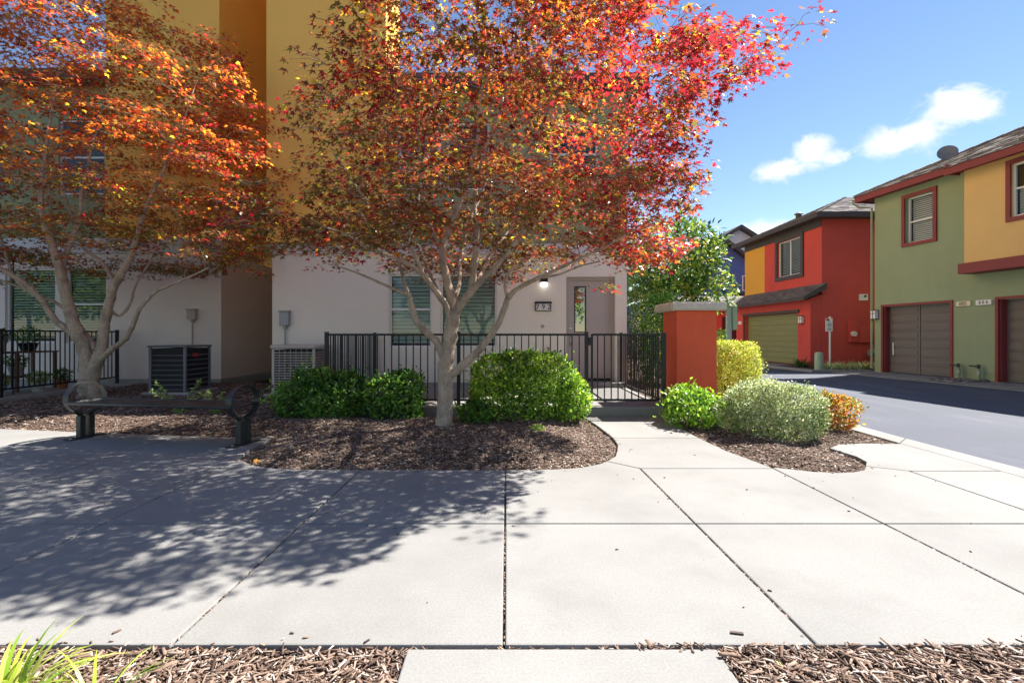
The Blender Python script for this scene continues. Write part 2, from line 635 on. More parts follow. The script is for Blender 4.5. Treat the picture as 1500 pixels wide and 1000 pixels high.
def wob(p, s=1.0, seed=0.0):
    """cheap smooth 3-D variation in about -1..1 for arrays of points"""
    x, y, z = p[:, 0] * s + seed, p[:, 1] * s + seed * 1.3, p[:, 2] * s - seed * .7
    return (np.sin(1.7 * x + 1.1 * np.sin(1.3 * y)) + np.sin(1.9 * y + 1.2 * np.sin(1.5 * z + x)) + np.sin(2.1 * z + 1.1 * np.sin(1.2 * x - y))) / 3


def sstep(a, b, x):
    t = np.clip((x - a) / (b - a), 0, 1)
    return t * t * (3 - 2 * t)


def text_mesh(body, size, extrude=0.002):
    cu = bpy.data.curves.new('lettering', 'FONT')
    cu.body = body
    cu.size = size
    cu.extrude = extrude
    cu.align_x = 'CENTER'
    cu.align_y = 'CENTER'
    o = bpy.data.objects.new('lettering', cu)
    COL.objects.link(o)
    dg = bpy.context.evaluated_depsgraph_get()
    me = bpy.data.meshes.new_from_object(o.evaluated_get(dg))
    bpy.data.objects.remove(o)
    return me


# ------------------------------------------------------------------ the ground and paving
MB().quad((-400, -400, -0.35), (400, -400, -0.35), (400, 400, -0.35), (-400, 400, -0.35))
g = MB().quad((-400, -400, -0.12), (400, -400, -0.12), (400, 400, -0.12), (-400, 400, -0.12)).build('ground', M['soil'])
structure(g)


def inset(poly, d):
    n = len(poly)
    out = []
    for i in range(n):
        p0, p1, p2 = Vector(poly[i - 1]), Vector(poly[i]), Vector(poly[(i + 1) % n])
        e1, e2 = (p1 - p0).normalized(), (p2 - p1).normalized()
        n1, n2 = Vector((-e1.y, e1.x)), Vector((-e2.y, e2.x))
        b = n1 + n2
        b = b / max(b.dot(b) / 2, 0.4)
        out.append(tuple(p1 + b * d))
    return out


YA, YB, YC = 1.857, 3.06, 4.29
XS = [-10.4, -9.1, -7.8, -6.5, -5.2, -3.9, -2.57, -1.3, -0.01, 1.2, 2.4, 3.55, 4.36]
SLABS = []
for x0_, x1_ in zip(XS[:-1], XS[1:]):
    SLABS.append([(x0_, YA), (x1_, YA), (x1_, YB), (x0_, YB)])
# second row; its far edge follows the planting beds
SLABS.append([(-2.57, YB), (-1.3, YB), (-1.3, 4.28), (-1.78, 4.29), (-2.1, 4.33), (-2.34, 4.43), (-2.50, 4.58), (-2.57, 4.62)])
SLABS.append([(-1.3, YB), (-0.01, YB), (-0.01, 4.27), (-1.3, 4.28)])
SLABS.append([(-0.01, YB), (1.2, YB), (1.2, 4.32), (0.95, 4.57), (0.86, 4.47), (0.665, 4.35), (0.4, 4.29), (-0.01, 4.27)])
SLABS.append([(1.2, YB), (2.4, YB), (2.4, 4.32), (1.2, 4.32)])
SLABS.append([(2.4, YB), (3.55, YB), (3.55, 4.24), (3.28, 4.40), (3.17, 4.27), (3.03, 4.21), (2.88, 4.19), (2.70, 4.22), (2.52, 4.31), (2.4, 4.36)])
SLABS.append([(3.55, YB), (4.36, YB), (4.36, 4.24), (3.55, 4.24)])
SLABS.append([(3.55, 4.24), (4.36, 4.24), (4.36, 5.30), (3.9, 5.32), (3.62, 5.26), (3.42, 5.10), (3.45, 4.75), (3.40, 4.55), (3.28, 4.40)])
# walk to the gate
SLABS.append([(1.2, 4.32), (2.4, 4.32), (2.4, 4.36), (2.28, 4.97), (2.24, 5.6), (1.235, 5.6), (1.21, 5.25), (1.137, 4.97), (1.07, 4.75), (0.95, 4.57)])
SLABS.append([(1.235, 5.6), (2.24, 5.6), (2.24, 6.1), (2.42, 7.03), (1.12, 7.03), (1.2, 6.3)])
# seating patio on the left
SLABS.append([(-3.9, YB), (-2.57, YB), (-2.57, 4.45), (-3.9, 4.45)])
for x0_, x1_ in zip(XS[:5], XS[1:6]):
    SLABS.append([(x0_, YB), (x1_, YB), (x1_, 4.45), (x0_, 4.45)])
SLABS.append([(-3.9, 4.45), (-2.57, 4.45), (-2.57, 4.62), (-2.645, 4.85), (-2.69, 5.12), (-2.72, 5.58), (-3.9, 5.72)])
BACK = {-10.4: 6.9, -9.1: 6.65, -7.8: 6.40, -6.5: 6.15, -5.2: 5.92, -3.9: 5.72}
for x0_, x1_ in zip(XS[:5], XS[1:6]):
    SLABS.append([(x0_, 4.45), (x1_, 4.45), (x1_, BACK[x1_]), (x0_, BACK[x0_])])
# walk that leads towards the camera
SLABS.append([(-0.385, 0.62), (0.81, 0.62), (0.81, 1.845), (-0.385, 1.845)])
SLABS.append([(-0.385, -0.60), (0.81, -0.60), (0.81, 0.615), (-0.385, 0.615)])

side_walk = MB()
side_walk.prism([(-10.4, 1.87), (4.35, 1.87), (4.35, 4.1), (-10.4, 4.1)], -0.10, -0.022)
sw = structure(side_walk.build('sidewalk', M['joint']))
for poly in SLABS:
    MB().prism(inset(poly, 0.0055), -0.09, 0.0).build('slab', M['concrete'], sw, bevel=0.007)

# curb strip along the road, bending away beyond the planting
curb_in = [(4.37, -6), (4.37, 5.35), (4.40, 6.3), (4.75, 8.2), (5.7, 11.4), (7.2, 15.2), (8.2, 18.5), (8.6, 30)]
curb_out = [(4.65, -6), (4.65, 5.6), (4.68, 6.4), (5.03, 8.2), (5.98, 11.4), (7.48, 15.2), (8.48, 18.5), (8.88, 30)]
cb = MB().prism([(4.4, -1), (4.6, -1), (4.6, 5), (4.4, 5)], -0.2, -0.11).build('curb', M['joint'])
structure(cb)
for i in range(len(curb_in) - 1):
    a, b, c, d = Vector(curb_in[i]), Vector(curb_in[i + 1]), Vector(curb_out[i + 1]), Vector(curb_out[i])
    n = max(1, int(round((b - a).length / 3.0)))
    for k in range(n):
        t0, t1 = k / n, (k + 1) / n
        q = [a.lerp(b, t0), d.lerp(c, t0), d.lerp(c, t1), a.lerp(b, t1)]
        MB().prism(inset([tuple(p) for p in q], 0.004), -0.2, -0.004).build('curb_stone', M['concrete'], cb, bevel=0.01)

rd = MB().prism([(4.66, -60), (60, -60), (60, 120), (8.7, 120), (8.89, 30), (8.49, 18.5), (7.49, 15.2), (5.99, 11.4), (5.04, 8.2), (4.69, 6.4), (4.66, 5.6)],
                -0.11, -0.055)
structure(rd.build('road', M['asphalt']))
mh = MB().lathe([(0.33, 0.0), (0.33, 0.012)], (9.55, 16.9, -0.056), 20)
structure(mh.build('manhole_cover', M['dark_trim']))

# porch slab, its front curb and the entry step
porch = MB().prism([(-2.85, 7.10), (1.105, 7.10), (1.105, 9.95), (-2.85, 9.95)], -0.05, 0.14)
porch.prism([(1.115, 7.04), (2.40, 7.04), (2.40, 9.95), (1.115, 9.95)], -0.05, 0.14)
structure(porch.build('porch_slab', M['concrete'], bevel=0.012))
structure(MB().box(1.0, 2.40, 9.60, 9.94, 0.141, 0.235).build('door_step', M['concrete'], bevel=0.01))
# patio of the left house and the curb round it
pt = MB().prism([(-16, 7.0), (-9.30, 7.0), (-9.30, 11.45), (-16, 11.45)], -0.05, 0.03)
structure(pt.build('back_patio', M['concrete_edge'], bevel=0.01))
ck = MB().prism([(-9.28, 6.9), (-9.10, 6.9), (-9.10, 11.0), (-8.7, 11.1), (-8.7, 11.28), (-9.28, 11.2)], -0.05, 0.055)
structure(ck.build('patio_curb', M['concrete_edge'], bevel=0.012))

HARD = [np.array(p) for p in SLABS] + [np.array([(-2.85, 7.10), (1.105, 7.10), (1.105, 9.95), (-2.85, 9.95)]),
                                        np.array([(1.105, 7.04), (2.42, 7.04), (2.42, 9.95), (1.105, 9.95)]),
                                        np.array([(-16, 7.0), (-9.10, 7.0), (-9.10, 11.1), (-16, 11.4)]),
                                        np.array([(4.36, -6), (4.66, -6), (4.66, 5.6), (4.69, 6.4), (4.40, 6.3)]),
                                        np.array([(4.40, 6.3), (4.69, 6.4), (5.04, 8.2), (5.99, 11.4), (7.49, 15.2), (7.2, 15.2), (5.7, 11.4), (4.75, 8.2)])]


def hard_dist(p):
    """distance of ground points to the nearest paving, 0 where they lie on it"""
    best = np.full(len(p), 9.0)
    for poly in HARD:
        inside = np.zeros(len(p), bool)
        dd = np.full(len(p), 9.0)
        n = len(poly)
        for i in range(n):
            a, b = poly[i], poly[(i + 1) % n]
            ab = b - a
            t = np.clip(((p - a) @ ab) / (ab @ ab), 0, 1)
            dd = np.minimum(dd, np.linalg.norm(p - (a + t[:, None] * ab), axis=1))
            c = ((a[1] > p[:, 1]) != (b[1] > p[:, 1]))
            with np.errstate(divide='ignore', invalid='ignore'):
                xi = (b[0] - a[0]) * (p[:, 1] - a[1]) / (b[1] - a[1] + 1e-12) + a[0]
            inside ^= c & (p[:, 0] < xi)
        dd[inside] = 0
        best = np.minimum(best, dd)
    return best


def bed_z(p, d=None):
    if d is None:
        d = hard_dist(p)
    q = np.column_stack([p, np.zeros(len(p))])
    return -0.032 + 0.075 * sstep(0.0, 0.7, d) + 0.018 * wob(q, 3.1) * sstep(0, 0.4, d) + 0.006 * wob(q, 11) * sstep(0, .1, d)


def bed_sheet(x0, x1, y0, y1, step):
    nx, ny = int((x1 - x0) / step) + 1, int((y1 - y0) / step) + 1
    gx, gy = np.meshgrid(np.linspace(x0, x1, nx), np.linspace(y0, y1, ny))
    p = np.column_stack([gx.ravel(), gy.ravel()])
    V = np.column_stack([p, bed_z(p)])
    i = np.arange(nx * ny).reshape(ny, nx)
    F = np.stack([i[:-1, :-1].ravel(), i[:-1, 1:].ravel(), i[1:, 1:].ravel(), i[1:, :-1].ravel()], axis=1)
    xc, yc = V[F, 0].mean(axis=1), V[F, 1].mean(axis=1)
    F = F[xc < np.interp(yc, [-6, 5.6, 6.4, 8.2, 11.4, 15.2, 18.5], [4.5, 4.5, 4.55, 4.9, 5.85, 7.35, 8.35])]
    structure(link_mesh('planting_bed', np_mesh('planting_bed', V, F, smooth=True), M['soil']))


bed_sheet(-9.2, 4.6, 4.1, 11.6, 0.05)
bed_sheet(2.3, 8.0, 7.0, 16.0, 0.12)
bed_sheet(-6, 6, -1.2, 1.90, 0.06)

CHIP_V = np.array([(-1, -1, -1), (1, -1, -1), (1, 1, -1), (-1, 1, -1), (-.75, -.9, 1), (.8, -.7, 1), (.7, .9, 1), (-.85, .8, 1)]) * .5
CHIP_F = np.array([(0, 3, 2, 1), (4, 5, 6, 7), (0, 1, 5, 4), (1, 2, 6, 5), (2, 3, 7, 6), (3, 0, 4, 7)])


def chips(x0, x1, y0, y1, n, lmin, lmax, edge=0.02, heap=0.02, slim=1.0):
    p = RNG.uniform((x0, y0), (x1, y1), (n, 2))
    d = hard_dist(p)
    keep = (d > edge) & (p[:, 0] < np.interp(p[:, 1], [-6, 5.6, 6.4, 8.2, 11.4, 15.2, 18.5], [4.5, 4.5, 4.55, 4.9, 5.85, 7.35, 8.35]))
    p, d = p[keep], d[keep]
    n = len(p)
    L = RNG.uniform(lmin, lmax, n) * np.where(RNG.random(n) < .12, 1.6, 1)
    z = bed_z(p, d) + RNG.random(n) ** 1.5 * heap + 0.003
    yaw = RNG.uniform(0, 2 * math.pi, n)
    fwd = np.column_stack([np.cos(yaw), np.sin(yaw), RNG.normal(0, .12, n)])
    up = unit(np.column_stack([RNG.normal(0, .25, n), RNG.normal(0, .25, n), np.ones(n)]))
    size = np.column_stack([L * RNG.uniform(.12, .32, n) * slim, L, L * RNG.uniform(.04, .10, n)])
    return scatter(CHIP_V, CHIP_F, np.column_stack([p, z]), fwd, up, size, np.zeros((n, 3)))


def chip_object(parts, ):
    vs, fs, k = [], [], 0
    for V, F, _ in parts:
        vs.append(V)
        fs.append(F + k)
        k += len(V)
    o = link_mesh('bark_mulch', np_mesh('bark_mulch', np.vstack(vs), np.vstack(fs)), M['mulch'], kind='stuff')
    o['label'] = 'brown bark chips covering the planting beds beside the pavement'
    return o


chip_object([chips(-2.6, .5, 1.30, 1.87, 17000, .016, .055, .0, .026, .62), chips(.5, 2.9, 1.30, 1.875, 15000, .016, .058, .0, .042, .62), chips(-5, 5, -.9, 1.30, 5000, .03, .06, .0, .03),
             chips(-3.0, 1.4, 4.2, 7.2, 58000, .016, .038), chips(-9.2, -2.5, 5.5, 11.4, 36000, .025, .05),
             chips(2.1, 4.5, 4.1, 7.0, 21000, .018, .04), chips(2.4, 6.0, 7.0, 13, 7000, .03, .06)])

# ------------------------------------------------------------------ wall helper
def wall(mb, u0, u1, z0, z1, holes, depth, place):
    """sheet u0..u1 x z0..z1 with holes (u0,u1,z0,z1); reveals run back by depth; place(u, v, z) gives the point"""
    us = sorted({u0, u1, *[h[0] for h in holes], *[h[1] for h in holes]})
    zs = sorted({z0, z1, *[h[2] for h in holes], *[h[3] for h in holes]})
    for a, b in zip(us[:-1], us[1:]):
        for c, d in zip(zs[:-1], zs[1:]):
            mu, mz = (a + b) / 2, (c + d) / 2
            if any(h[0] < mu < h[1] and h[2] < mz < h[3] for h in holes):
                continue
            mb.quad(place(a, 0, c), place(b, 0, c), place(b, 0, d), place(a, 0, d))
    for a, b, c, d in holes:
        mb.quad(place(a, 0, c), place(a, depth, c), place(b, depth, c), place(b, 0, c))
        mb.quad(place(a, 0, d), place(b, 0, d), place(b, depth, d), place(a, depth, d))
        mb.quad(place(a, 0, c), place(a, 0, d), place(a, depth, d), place(a, depth, c))
        mb.quad(place(b, 0, c), place(b, depth, c), place(b, depth, d), place(b, 0, d))
    return mb


def ident(u, v, z):
    return (u, v, z)


def pbox(mb, place, u0, u1, v0, v1, z0, z1):
    k = len(mb.v)
    mb.v += [tuple(place(*p)) for p in ((u0, v0, z0), (u1, v0, z0), (u1, v1, z0), (u0, v1, z0), (u0, v0, z1), (u1, v0, z1), (u1, v1, z1), (u0, v1, z1))]
    for f in ((0, 3, 2, 1), (4, 5, 6, 7), (0, 1, 5, 4), (1, 2, 6, 5), (2, 3, 7, 6), (3, 0, 4, 7)):
        mb.f.append(tuple(k + i for i in f))
    return mb


SLAT_CACHE = {}


def window(root, place, u0, u1, z0, z1, v, rail=None, mull=None, slat=None, slat_mat='blind', frame_mat='white', fw=0.045, rotz=0.0, tilt=28,
           glass='glass', dark=True, bays=None):
    """window frame (a part) with panes, rails and blind slats as sub-parts; v = depth of the frame's face"""
    mb = MB()
    pbox(mb, place, u0, u0 + fw, v, v + .06, z0, z1)
    pbox(mb, place, u1 - fw, u1, v, v + .06, z0, z1)
    pbox(mb, place, u0 + fw, u1 - fw, v, v + .06, z0, z0 + fw)
    pbox(mb, place, u0 + fw, u1 - fw, v, v + .06, z1 - fw, z1)
    fr = mb.build('window', M[frame_mat], root)
    if rail:
        pbox(MB(), place, u0 + fw, u1 - fw, v + .006, v + .055, rail - .022, rail + .022).build('rail', M[frame_mat], fr)
    if mull:
        pbox(MB(), place, mull - .022, mull + .022, v + .006, v + .055, z0 + fw, z1 - fw).build('mullion', M[frame_mat], fr)
    zz = [z0 + fw] + ([rail - .022, rail + .022] if rail else []) + [z1 - fw]
    uu = [u0 + fw] + ([mull - .022, mull + .022] if mull else []) + [u1 - fw]
    for i in range(0, len(zz), 2):
        for j in range(0, len(uu), 2):
            a, b, c, d = uu[j], uu[j + 1], zz[i], zz[i + 1]
            MB().quad(place(a, v + .03, c), place(b, v + .03, c), place(b, v + .03, d), place(a, v + .03, d)).build('pane', M[glass], fr)
    if slat:
        w = round(u1 - u0 - 2 * fw - .02, 4)
        key = (w, tilt, slat_mat, slat)
        if key not in SLAT_CACHE:
            rot = Matrix.Rotation(R(tilt), 4, 'X')
            SLAT_CACHE[key] = MB().box(-w / 2, w / 2, -slat * .52, slat * .52, -.0018, .0018, rot).mesh('slat')
        n = int((z1 - z0 - 2 * fw) / slat)
        for i in range(n):
            z = z1 - fw - .5 * slat - i * slat
            b = bays(i, n) if bays else True
            if not b:
                continue
            link_mesh('blind_slat', SLAT_CACHE[key], M[slat_mat], fr, loc=place((u0 + u1) / 2, v + .10, z), rot=(0, 0, rotz))
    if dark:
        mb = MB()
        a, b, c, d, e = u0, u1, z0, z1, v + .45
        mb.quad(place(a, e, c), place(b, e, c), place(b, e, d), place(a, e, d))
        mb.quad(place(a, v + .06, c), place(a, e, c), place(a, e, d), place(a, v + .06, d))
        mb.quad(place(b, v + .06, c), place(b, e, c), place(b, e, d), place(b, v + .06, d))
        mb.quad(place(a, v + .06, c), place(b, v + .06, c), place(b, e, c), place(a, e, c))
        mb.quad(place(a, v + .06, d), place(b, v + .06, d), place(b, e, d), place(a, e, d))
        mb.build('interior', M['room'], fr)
    return fr


# ------------------------------------------------------------------ the house with the grey door
YF = 9.95
hs = thing('house', 'beige and ochre stucco house with the taupe front door marked 792', 'house', (-1.2, YF, 0))
pl = lambda u, v, z: (u, YF + v, z)
W1 = (-2.44, -1.55, 0.93, 2.46)
W2 = (-1.37, -0.20, 0.93, 2.46)
DR = (1.235, 2.25, 0.225, 2.40)
mb = wall(MB(), -4.85, 2.49, 0.21, 2.86, [W1, W2, DR], 0.17, pl)
mb.quad((2.49, YF, .21), (2.49, 20, .21), (2.49, 20, 2.86), (2.49, YF, 2.86))
mb.quad((-4.85, YF, .21), (-4.85, YF, 3.07), (-4.85, 26, 3.07), (-4.85, 26, .21))
mb.quad((-4.85, YF, .21), (-4.85, YF + .02, .21), (2.49, YF + .02, .21), (2.49, YF, .21))
mb.build('lower_wall', M['beige'], hs)
MB().box(-4.83, 2.47, YF + .02, 19.9, -0.1, 0.212).build('foundation', M['concrete_edge'], hs)
mb = MB()
mb.box(-4.90, 2.56, YF - .07, YF + .2, 2.862, 3.07)
mb.box(2.49, 2.56, YF + .201, 20, 2.862, 3.07)
mb.build('belt_course', M['belt'], hs, bevel=.01)
# tall ochre bay; top raised and rear box added unseen, keeping gap shaded
mb = MB()
mb.box(-4.87, -2.45, YF - .2, 11.0, 3.072, 18)
mb.box(-4.87, -4.2, 11.001, 18, 3.072, 18)
mb.build('ochre_bay', M['ochre'], hs)
UW = [(-2.25, -1.35, 4.2, 5.6), (-1.25, -0.35, 4.2, 5.6), (0.9, 1.9, 4.3, 5.6)]
mb = wall(MB(), -2.448, 2.49, 3.072, 6.3, UW, 0.12, pl)
mb.quad((2.49, YF, 3.072), (2.49, 20, 3.072), (2.49, 20, 6.3), (2.49, YF, 6.3))
mb.build('upper_wall', M['sage'], hs)
for u0, u1, z0, z1 in UW:
    window(hs, pl, u0, u1, z0, z1, .06, rail=(z0 + z1) / 2, slat=.075, slat_mat='blind_dim')
mb = MB()
mb.box(-2.44, 2.85, YF - .35, YF - .25, 6.22, 6.42)
mb.box(2.75, 2.85, YF - .24, 20, 6.22, 6.42)
mb.build('fascia', M['dark_trim'], hs)
mb = MB()
mb.quad((-2.44, YF - .36, 6.425), (2.86, YF - .36, 6.425), (-.2, 13.5, 7.6), (-2.44, 13.5, 7.6))
mb.quad((2.86, YF - .36, 6.425), (2.86, 20, 6.425), (-.2, 20, 7.6), (-.2, 13.5, 7.6))
mb.quad((-2.44, 13.5, 7.6), (-.2, 13.5, 7.6), (-.2, 20, 7.6), (-2.44, 20, 7.6))
mb.quad((-2.44, YF - .25, 6.23), (2.75, YF - .25, 6.23), (2.75, YF, 6.23), (-2.44, YF, 6.23))
mb.build('roof', M['roof'], hs)
window(hs, pl, *W1[:4], .07, rail=1.725, slat=.078, slat_mat='blind', tilt=56)
window(hs, pl, *W2[:4], .07, slat=.078, slat_mat='blind', tilt=56)
# door and frame
dv = .165
mb = MB()
pbox(mb, pl, 1.237, 1.30, dv - .06, dv + .05, .235, 2.398)
pbox(mb, pl, 2.185, 2.248, dv - .06, dv + .05, .235, 2.398)
pbox(mb, pl, 1.30, 2.185, dv - .06, dv + .05, 2.335, 2.398)
fr = mb.build('door_frame', M['door_frame'], hs)
mb = wall(MB(), 1.303, 2.182, .285, 2.332, [(1.44, 1.66, 1.26, 2.20)], .04, lambda u, v, z: (u, YF + dv + .004 + v, z))
dr = mb.build('door', M['door'], hs)
mb = MB()
for a, b, c, d in ((1.425, 1.445, 1.245, 2.215), (1.655, 1.675, 1.245, 2.215), (1.445, 1.655, 1.245, 1.265), (1.445, 1.655, 2.195, 2.215)):
    pbox(mb, pl, a, b, dv - .008, dv + .02, c, d)
mb.build('glass_frame', M['black'], dr)
MB().quad(pl(1.44, dv + .03, 1.26), pl(1.66, dv + .03, 1.26), pl(1.66, dv + .03, 2.2), pl(1.44, dv + .03, 2.2)).build('glass', M['door_glass'], dr)
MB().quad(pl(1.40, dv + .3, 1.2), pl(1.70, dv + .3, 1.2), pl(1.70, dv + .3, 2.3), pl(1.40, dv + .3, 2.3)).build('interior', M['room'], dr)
pbox(MB(), pl, 1.303, 2.182, dv - .004, dv + .03, .237, .285).build('door_sweep', M['black'], dr)
mb = MB()
mb.tube([pl(1.345, dv - .06, .98), pl(1.345, dv - .06, 1.20)], .013, 8)
mb.tube([pl(1.345, dv, .99), pl(1.345, dv - .06, .99)], .011, 6)
mb.tube([pl(1.345, dv, 1.19), pl(1.345, dv - .06, 1.19)], .011, 6)
mb.lathe([(.0, 0), (.03, 0)], pl(1.345, dv, 1.30), 10, caps=False)
mb.build('handle', M['steel'], dr, smooth=True)
MB().tube([pl(1.345, dv + .004, 1.33), pl(1.345, dv - .025, 1.33)], [.032, .028], 14).build('lock', M['steel'], dr)
mb = MB()
mb.box(1.236, 2.249, YF - .01, YF + .20, .226, .238)
mb.build('threshold', M['dark_trim'], hs)

# wall fittings of this house
t = thing('wall_lamp', 'small square lit lamp on the beige wall above the number plate', 'lamp', P(797, 414, YF))
c = P(796.5, 414, YF)
MB().box(c.x - .075, c.x + .075, YF - .13, YF, c.z + .0, c.z + .09).build('housing', M['black'], t, bevel=.006)
MB().box(c.x - .062, c.x + .062, YF - .118, YF - .012, c.z - .085, c.z - .001).build('shade', M['lamp_lit'], t, bevel=.006)
c = P(795.5, 449, YF)
t = thing('number_plate', 'illuminated black framed house number plate reading 792', 'number plate', c)
mb = MB()
mb.box(c.x - .165, c.x + .165, YF - .045, YF, c.z - .095, c.z + .095)
fr_ = mb.build('plate_frame', M['black'], t, bevel=.006)
MB().box(c.x - .175, c.x + .175, YF - .075, YF, c.z + .062, c.z + .10).build('hood', M['black'], t, bevel=.006)
MB().box(c.x - .145, c.x + .145, YF - .050, YF - .044, c.z - .08, c.z + .058).build('plate', M['plate_white'], t)
link_mesh('numerals', text_mesh('7 9 2', .15), M['black'], t, loc=(c.x, YF - .053, c.z - .012), rot=(R(90), 0, 0))
c = P(795, 478, YF)
t = tag(MB().lathe([(.0, 0), (.035, 0), (.03, .03), (.0, .035)], (0, 0, 0), 12, caps=False).build('doorbell', M['beige_metal'], smooth=True),
        'small round fitting on beige wall below the 792 plate', 'fitting')
t.location = (c.x, YF, c.z)
t.rotation_euler = (R(90), 0, 0)
c = P(803, 513, YF)
t = thing('hose_bib', 'small brass hose tap low on the beige wall beside the door', 'tap', c)
mb = MB().tube([(c.x, YF, c.z), (c.x, YF - .07, c.z), (c.x, YF - .10, c.z - .05)], .014, 8)
mb.build('spout', M['steel'], t, smooth=True)
mb = MB().tube([(c.x - .035, YF - .06, c.z + .05), (c.x + .035, YF - .06, c.z + .05)], .012, 6).tube([(c.x, YF - .06, c.z), (c.x, YF - .06, c.z + .05)], .008, 6)
mb.build('handle', M['badge'], t)


def disconnect(label, px0, px1, py0, py1, Y, mat, zbot):
    a, b = P(px0, py0, Y), P(px1, py1, Y)
    t = thing('electric_box', label, 'electric box', ((a.x + b.x) / 2, Y, b.z))
    MB().box(a.x, b.x, Y - .11, Y, b.z, a.z).build('box_body', M[mat], t, bevel=.01)
    MB().box(a.x - .012, b.x + .012, Y - .135, Y - .001, a.z + .001, a.z + .025).build('rain_lid', M[mat], t)
    x = (a.x + b.x) / 2
    MB().tube([(x, Y - .05, b.z + .01), (x, Y - .05, zbot)], .017, 8).build('conduit', M['beige_metal' if mat == 'beige_metal' else 'grey_metal'], t, smooth=True)
    MB().box(x - .03, x + .03, Y - .08, Y - .02, b.z - .07, b.z - .001).build('connector', M['grey_metal'], t)


disconnect('grey electric box with conduit on beige wall above the beige condenser', 412.5, 426, 457, 477, YF, 'grey_metal', .7)
disconnect('taupe electric box with conduit on shaded wall above the dark condenser', 277.5, 290, 454, 468, 11.5, 'beige_metal', .7)


def louvred(root, x0, x1, y0, y1, z0, z1, mat, pitch, bars=None, sides=('front', 'right')):
    w = (x1 - x0) - .08
    d = (y1 - y0) - .08
    MB().box(x0 + .03, x1 - .03, y0 + .03, y1 - .03, z0 + .02, z1 - .02).build('coil', M['ac_core'], root)
    for cx, cy in ((x0, y0), (x1, y0), (x1, y1), (x0, y1)):
        mb = MB()
        sx, sy = (1 if cx == x0 else -1), (1 if cy == y0 else -1)
        mb.box(min(cx, cx + sx * .05), max(cx, cx + sx * .05), min(cy, cy + sy * .05), max(cy, cy + sy * .05), z0, z1)
        mb.build('corner_post', M[mat], root, bevel=.008)
    fm = MB().box(-w / 2, w / 2, -.012, .012, -.006, .006, Matrix.Rotation(R(35), 4, 'X')).mesh('louvre')
    sm = MB().box(-.012, .012, -d / 2, d / 2, -.006, .006, Matrix.Rotation(R(35), 4, 'Y')).mesh('louvre')
    n = int((z1 - z0 - .04) / pitch)
    for i in range(n):
        z = z0 + .04 + i * pitch
        link_mesh('louvre', fm, M[mat], root, loc=((x0 + x1) / 2, y0 + .014, z))
        link_mesh('louvre', sm, M[mat], root, loc=(x1 - .014, (y0 + y1) / 2, z))
    if bars:
        bm_ = MB().box(-.004, .004, -.004, .004, -(z1 - z0) / 2, (z1 - z0) / 2).mesh('guard_bar')
        k = int(w / bars)
        for i in range(1, k):
            link_mesh('guard_bar', bm_, M[mat], root, loc=(x0 + .04 + i * w / k, y0 + .001, (z0 + z1) / 2))
        k = int(d / bars)
        for i in range(1, k):
            link_mesh('guard_bar', bm_, M[mat], root, loc=(x1 - .001, y0 + .04 + i * d / k, (z0 + z1) / 2))


t = thing('air_conditioner', 'beige air conditioning condenser standing behind the clipped shrubs', 'air conditioner', (-4.0, 9.3, 0.08))
louvred(t, -4.40, -3.59, 9.0, 9.70, .10, .93, 'ac_beige', .048, .10)
MB().box(-4.43, -3.56, 8.97, 9.73, .932, 1.01).build('top_cover', M['ac_beige'], t, bevel=.03)
MB().box(-4.5, -3.5, 8.9, 9.8, 0, .098).build('pad', M['concrete_edge'], t)
t = thing('air_conditioner', 'dark slate air conditioning condenser with small red badge by shaded wall', 'air conditioner', (-6.57, 9.7, 0.05))
louvred(t, -6.93, -6.21, 9.3, 10.1, .09, .95, 'ac_dark', .095, None)
MB().box(-6.95, -6.19, 9.28, 10.12, .952, .99).build('top_cover', M['ac_dark'], t, bevel=.015)
MB().box(-7.0, -6.1, 9.2, 10.2, 0, .088).build('pad', M['concrete_edge'], t)
MB().box(-6.2085, -6.20, 9.50, 9.68, .765, .835).build('badge', M['badge'], t)

# ------------------------------------------------------------------ the shaded house on the left
YL = 11.5
lh = thing('house', 'taupe and ochre stucco house in shade behind the bench', 'house', (-9.5, YL, 0))
pl2 = lambda u, v, z: (u, YL + v, z)
LW = [(-12.0, -10.80, 1.0, 2.79), (-10.55, -9.58, 1.0, 2.79)]
mb = wall(MB(), -15, -6.83, .14, 3.14, LW, .14, pl2)
mb.quad((-6.83, YL, .14), (-6.83, 26, .14), (-6.83, 26, 3.14), (-6.83, YL, 3.14))
mb.box(-6.79, -4.88, 16, 16.3, -.1, 18)  # unseen wall added across the gap between the houses to darken it
mb.quad((-15, YL, .14), (-15, YL + .03, .14), (-6.83, YL + .03, .14), (-6.83, YL, .14))
mb.build('lower_wall', M['taupe'], lh)
MB().box(-15, -6.86, YL + .03, 24, -.1, .142).build('foundation', M['concrete_edge'], lh)
mb = MB()
mb.box(-15, -6.76, YL - .07, YL + .2, 3.142, 3.49)
mb.build('belt_course', M['belt'], lh, bevel=.01)
mb = MB()
mb.box(-9.50, -6.80, YL - .12, 26, 3.492, 18)
mb.build('ochre_bay', M['ochre'], lh)
UW = [(-10.72, -9.62, 4.55, 6.35), (-13.2, -12.0, 4.55, 6.35)]
mb = wall(MB(), -15, -9.502, 3.492, 7.2, UW, .12, pl2)
mb.build('upper_wall', M['sage'], lh)
for u0, u1, z0, z1 in UW:
    window(lh, pl2, u0, u1, z0, z1, .05, rail=(z0 + z1) / 2)
MB().box(-15.2, -9.51, YL - .4, YL - .3, 7.12, 7.34).build('fascia', M['dark_trim'], lh)
mb = MB()
mb.quad((-15.2, YL - .41, 7.345), (-9.51, YL - .41, 7.345), (-9.51, 17, 9.0), (-15.2, 17, 9.0))
mb.quad((-15.2, YL - .3, 7.13), (-9.51, YL - .3, 7.13), (-9.51, YL, 7.13), (-15.2, YL, 7.13))
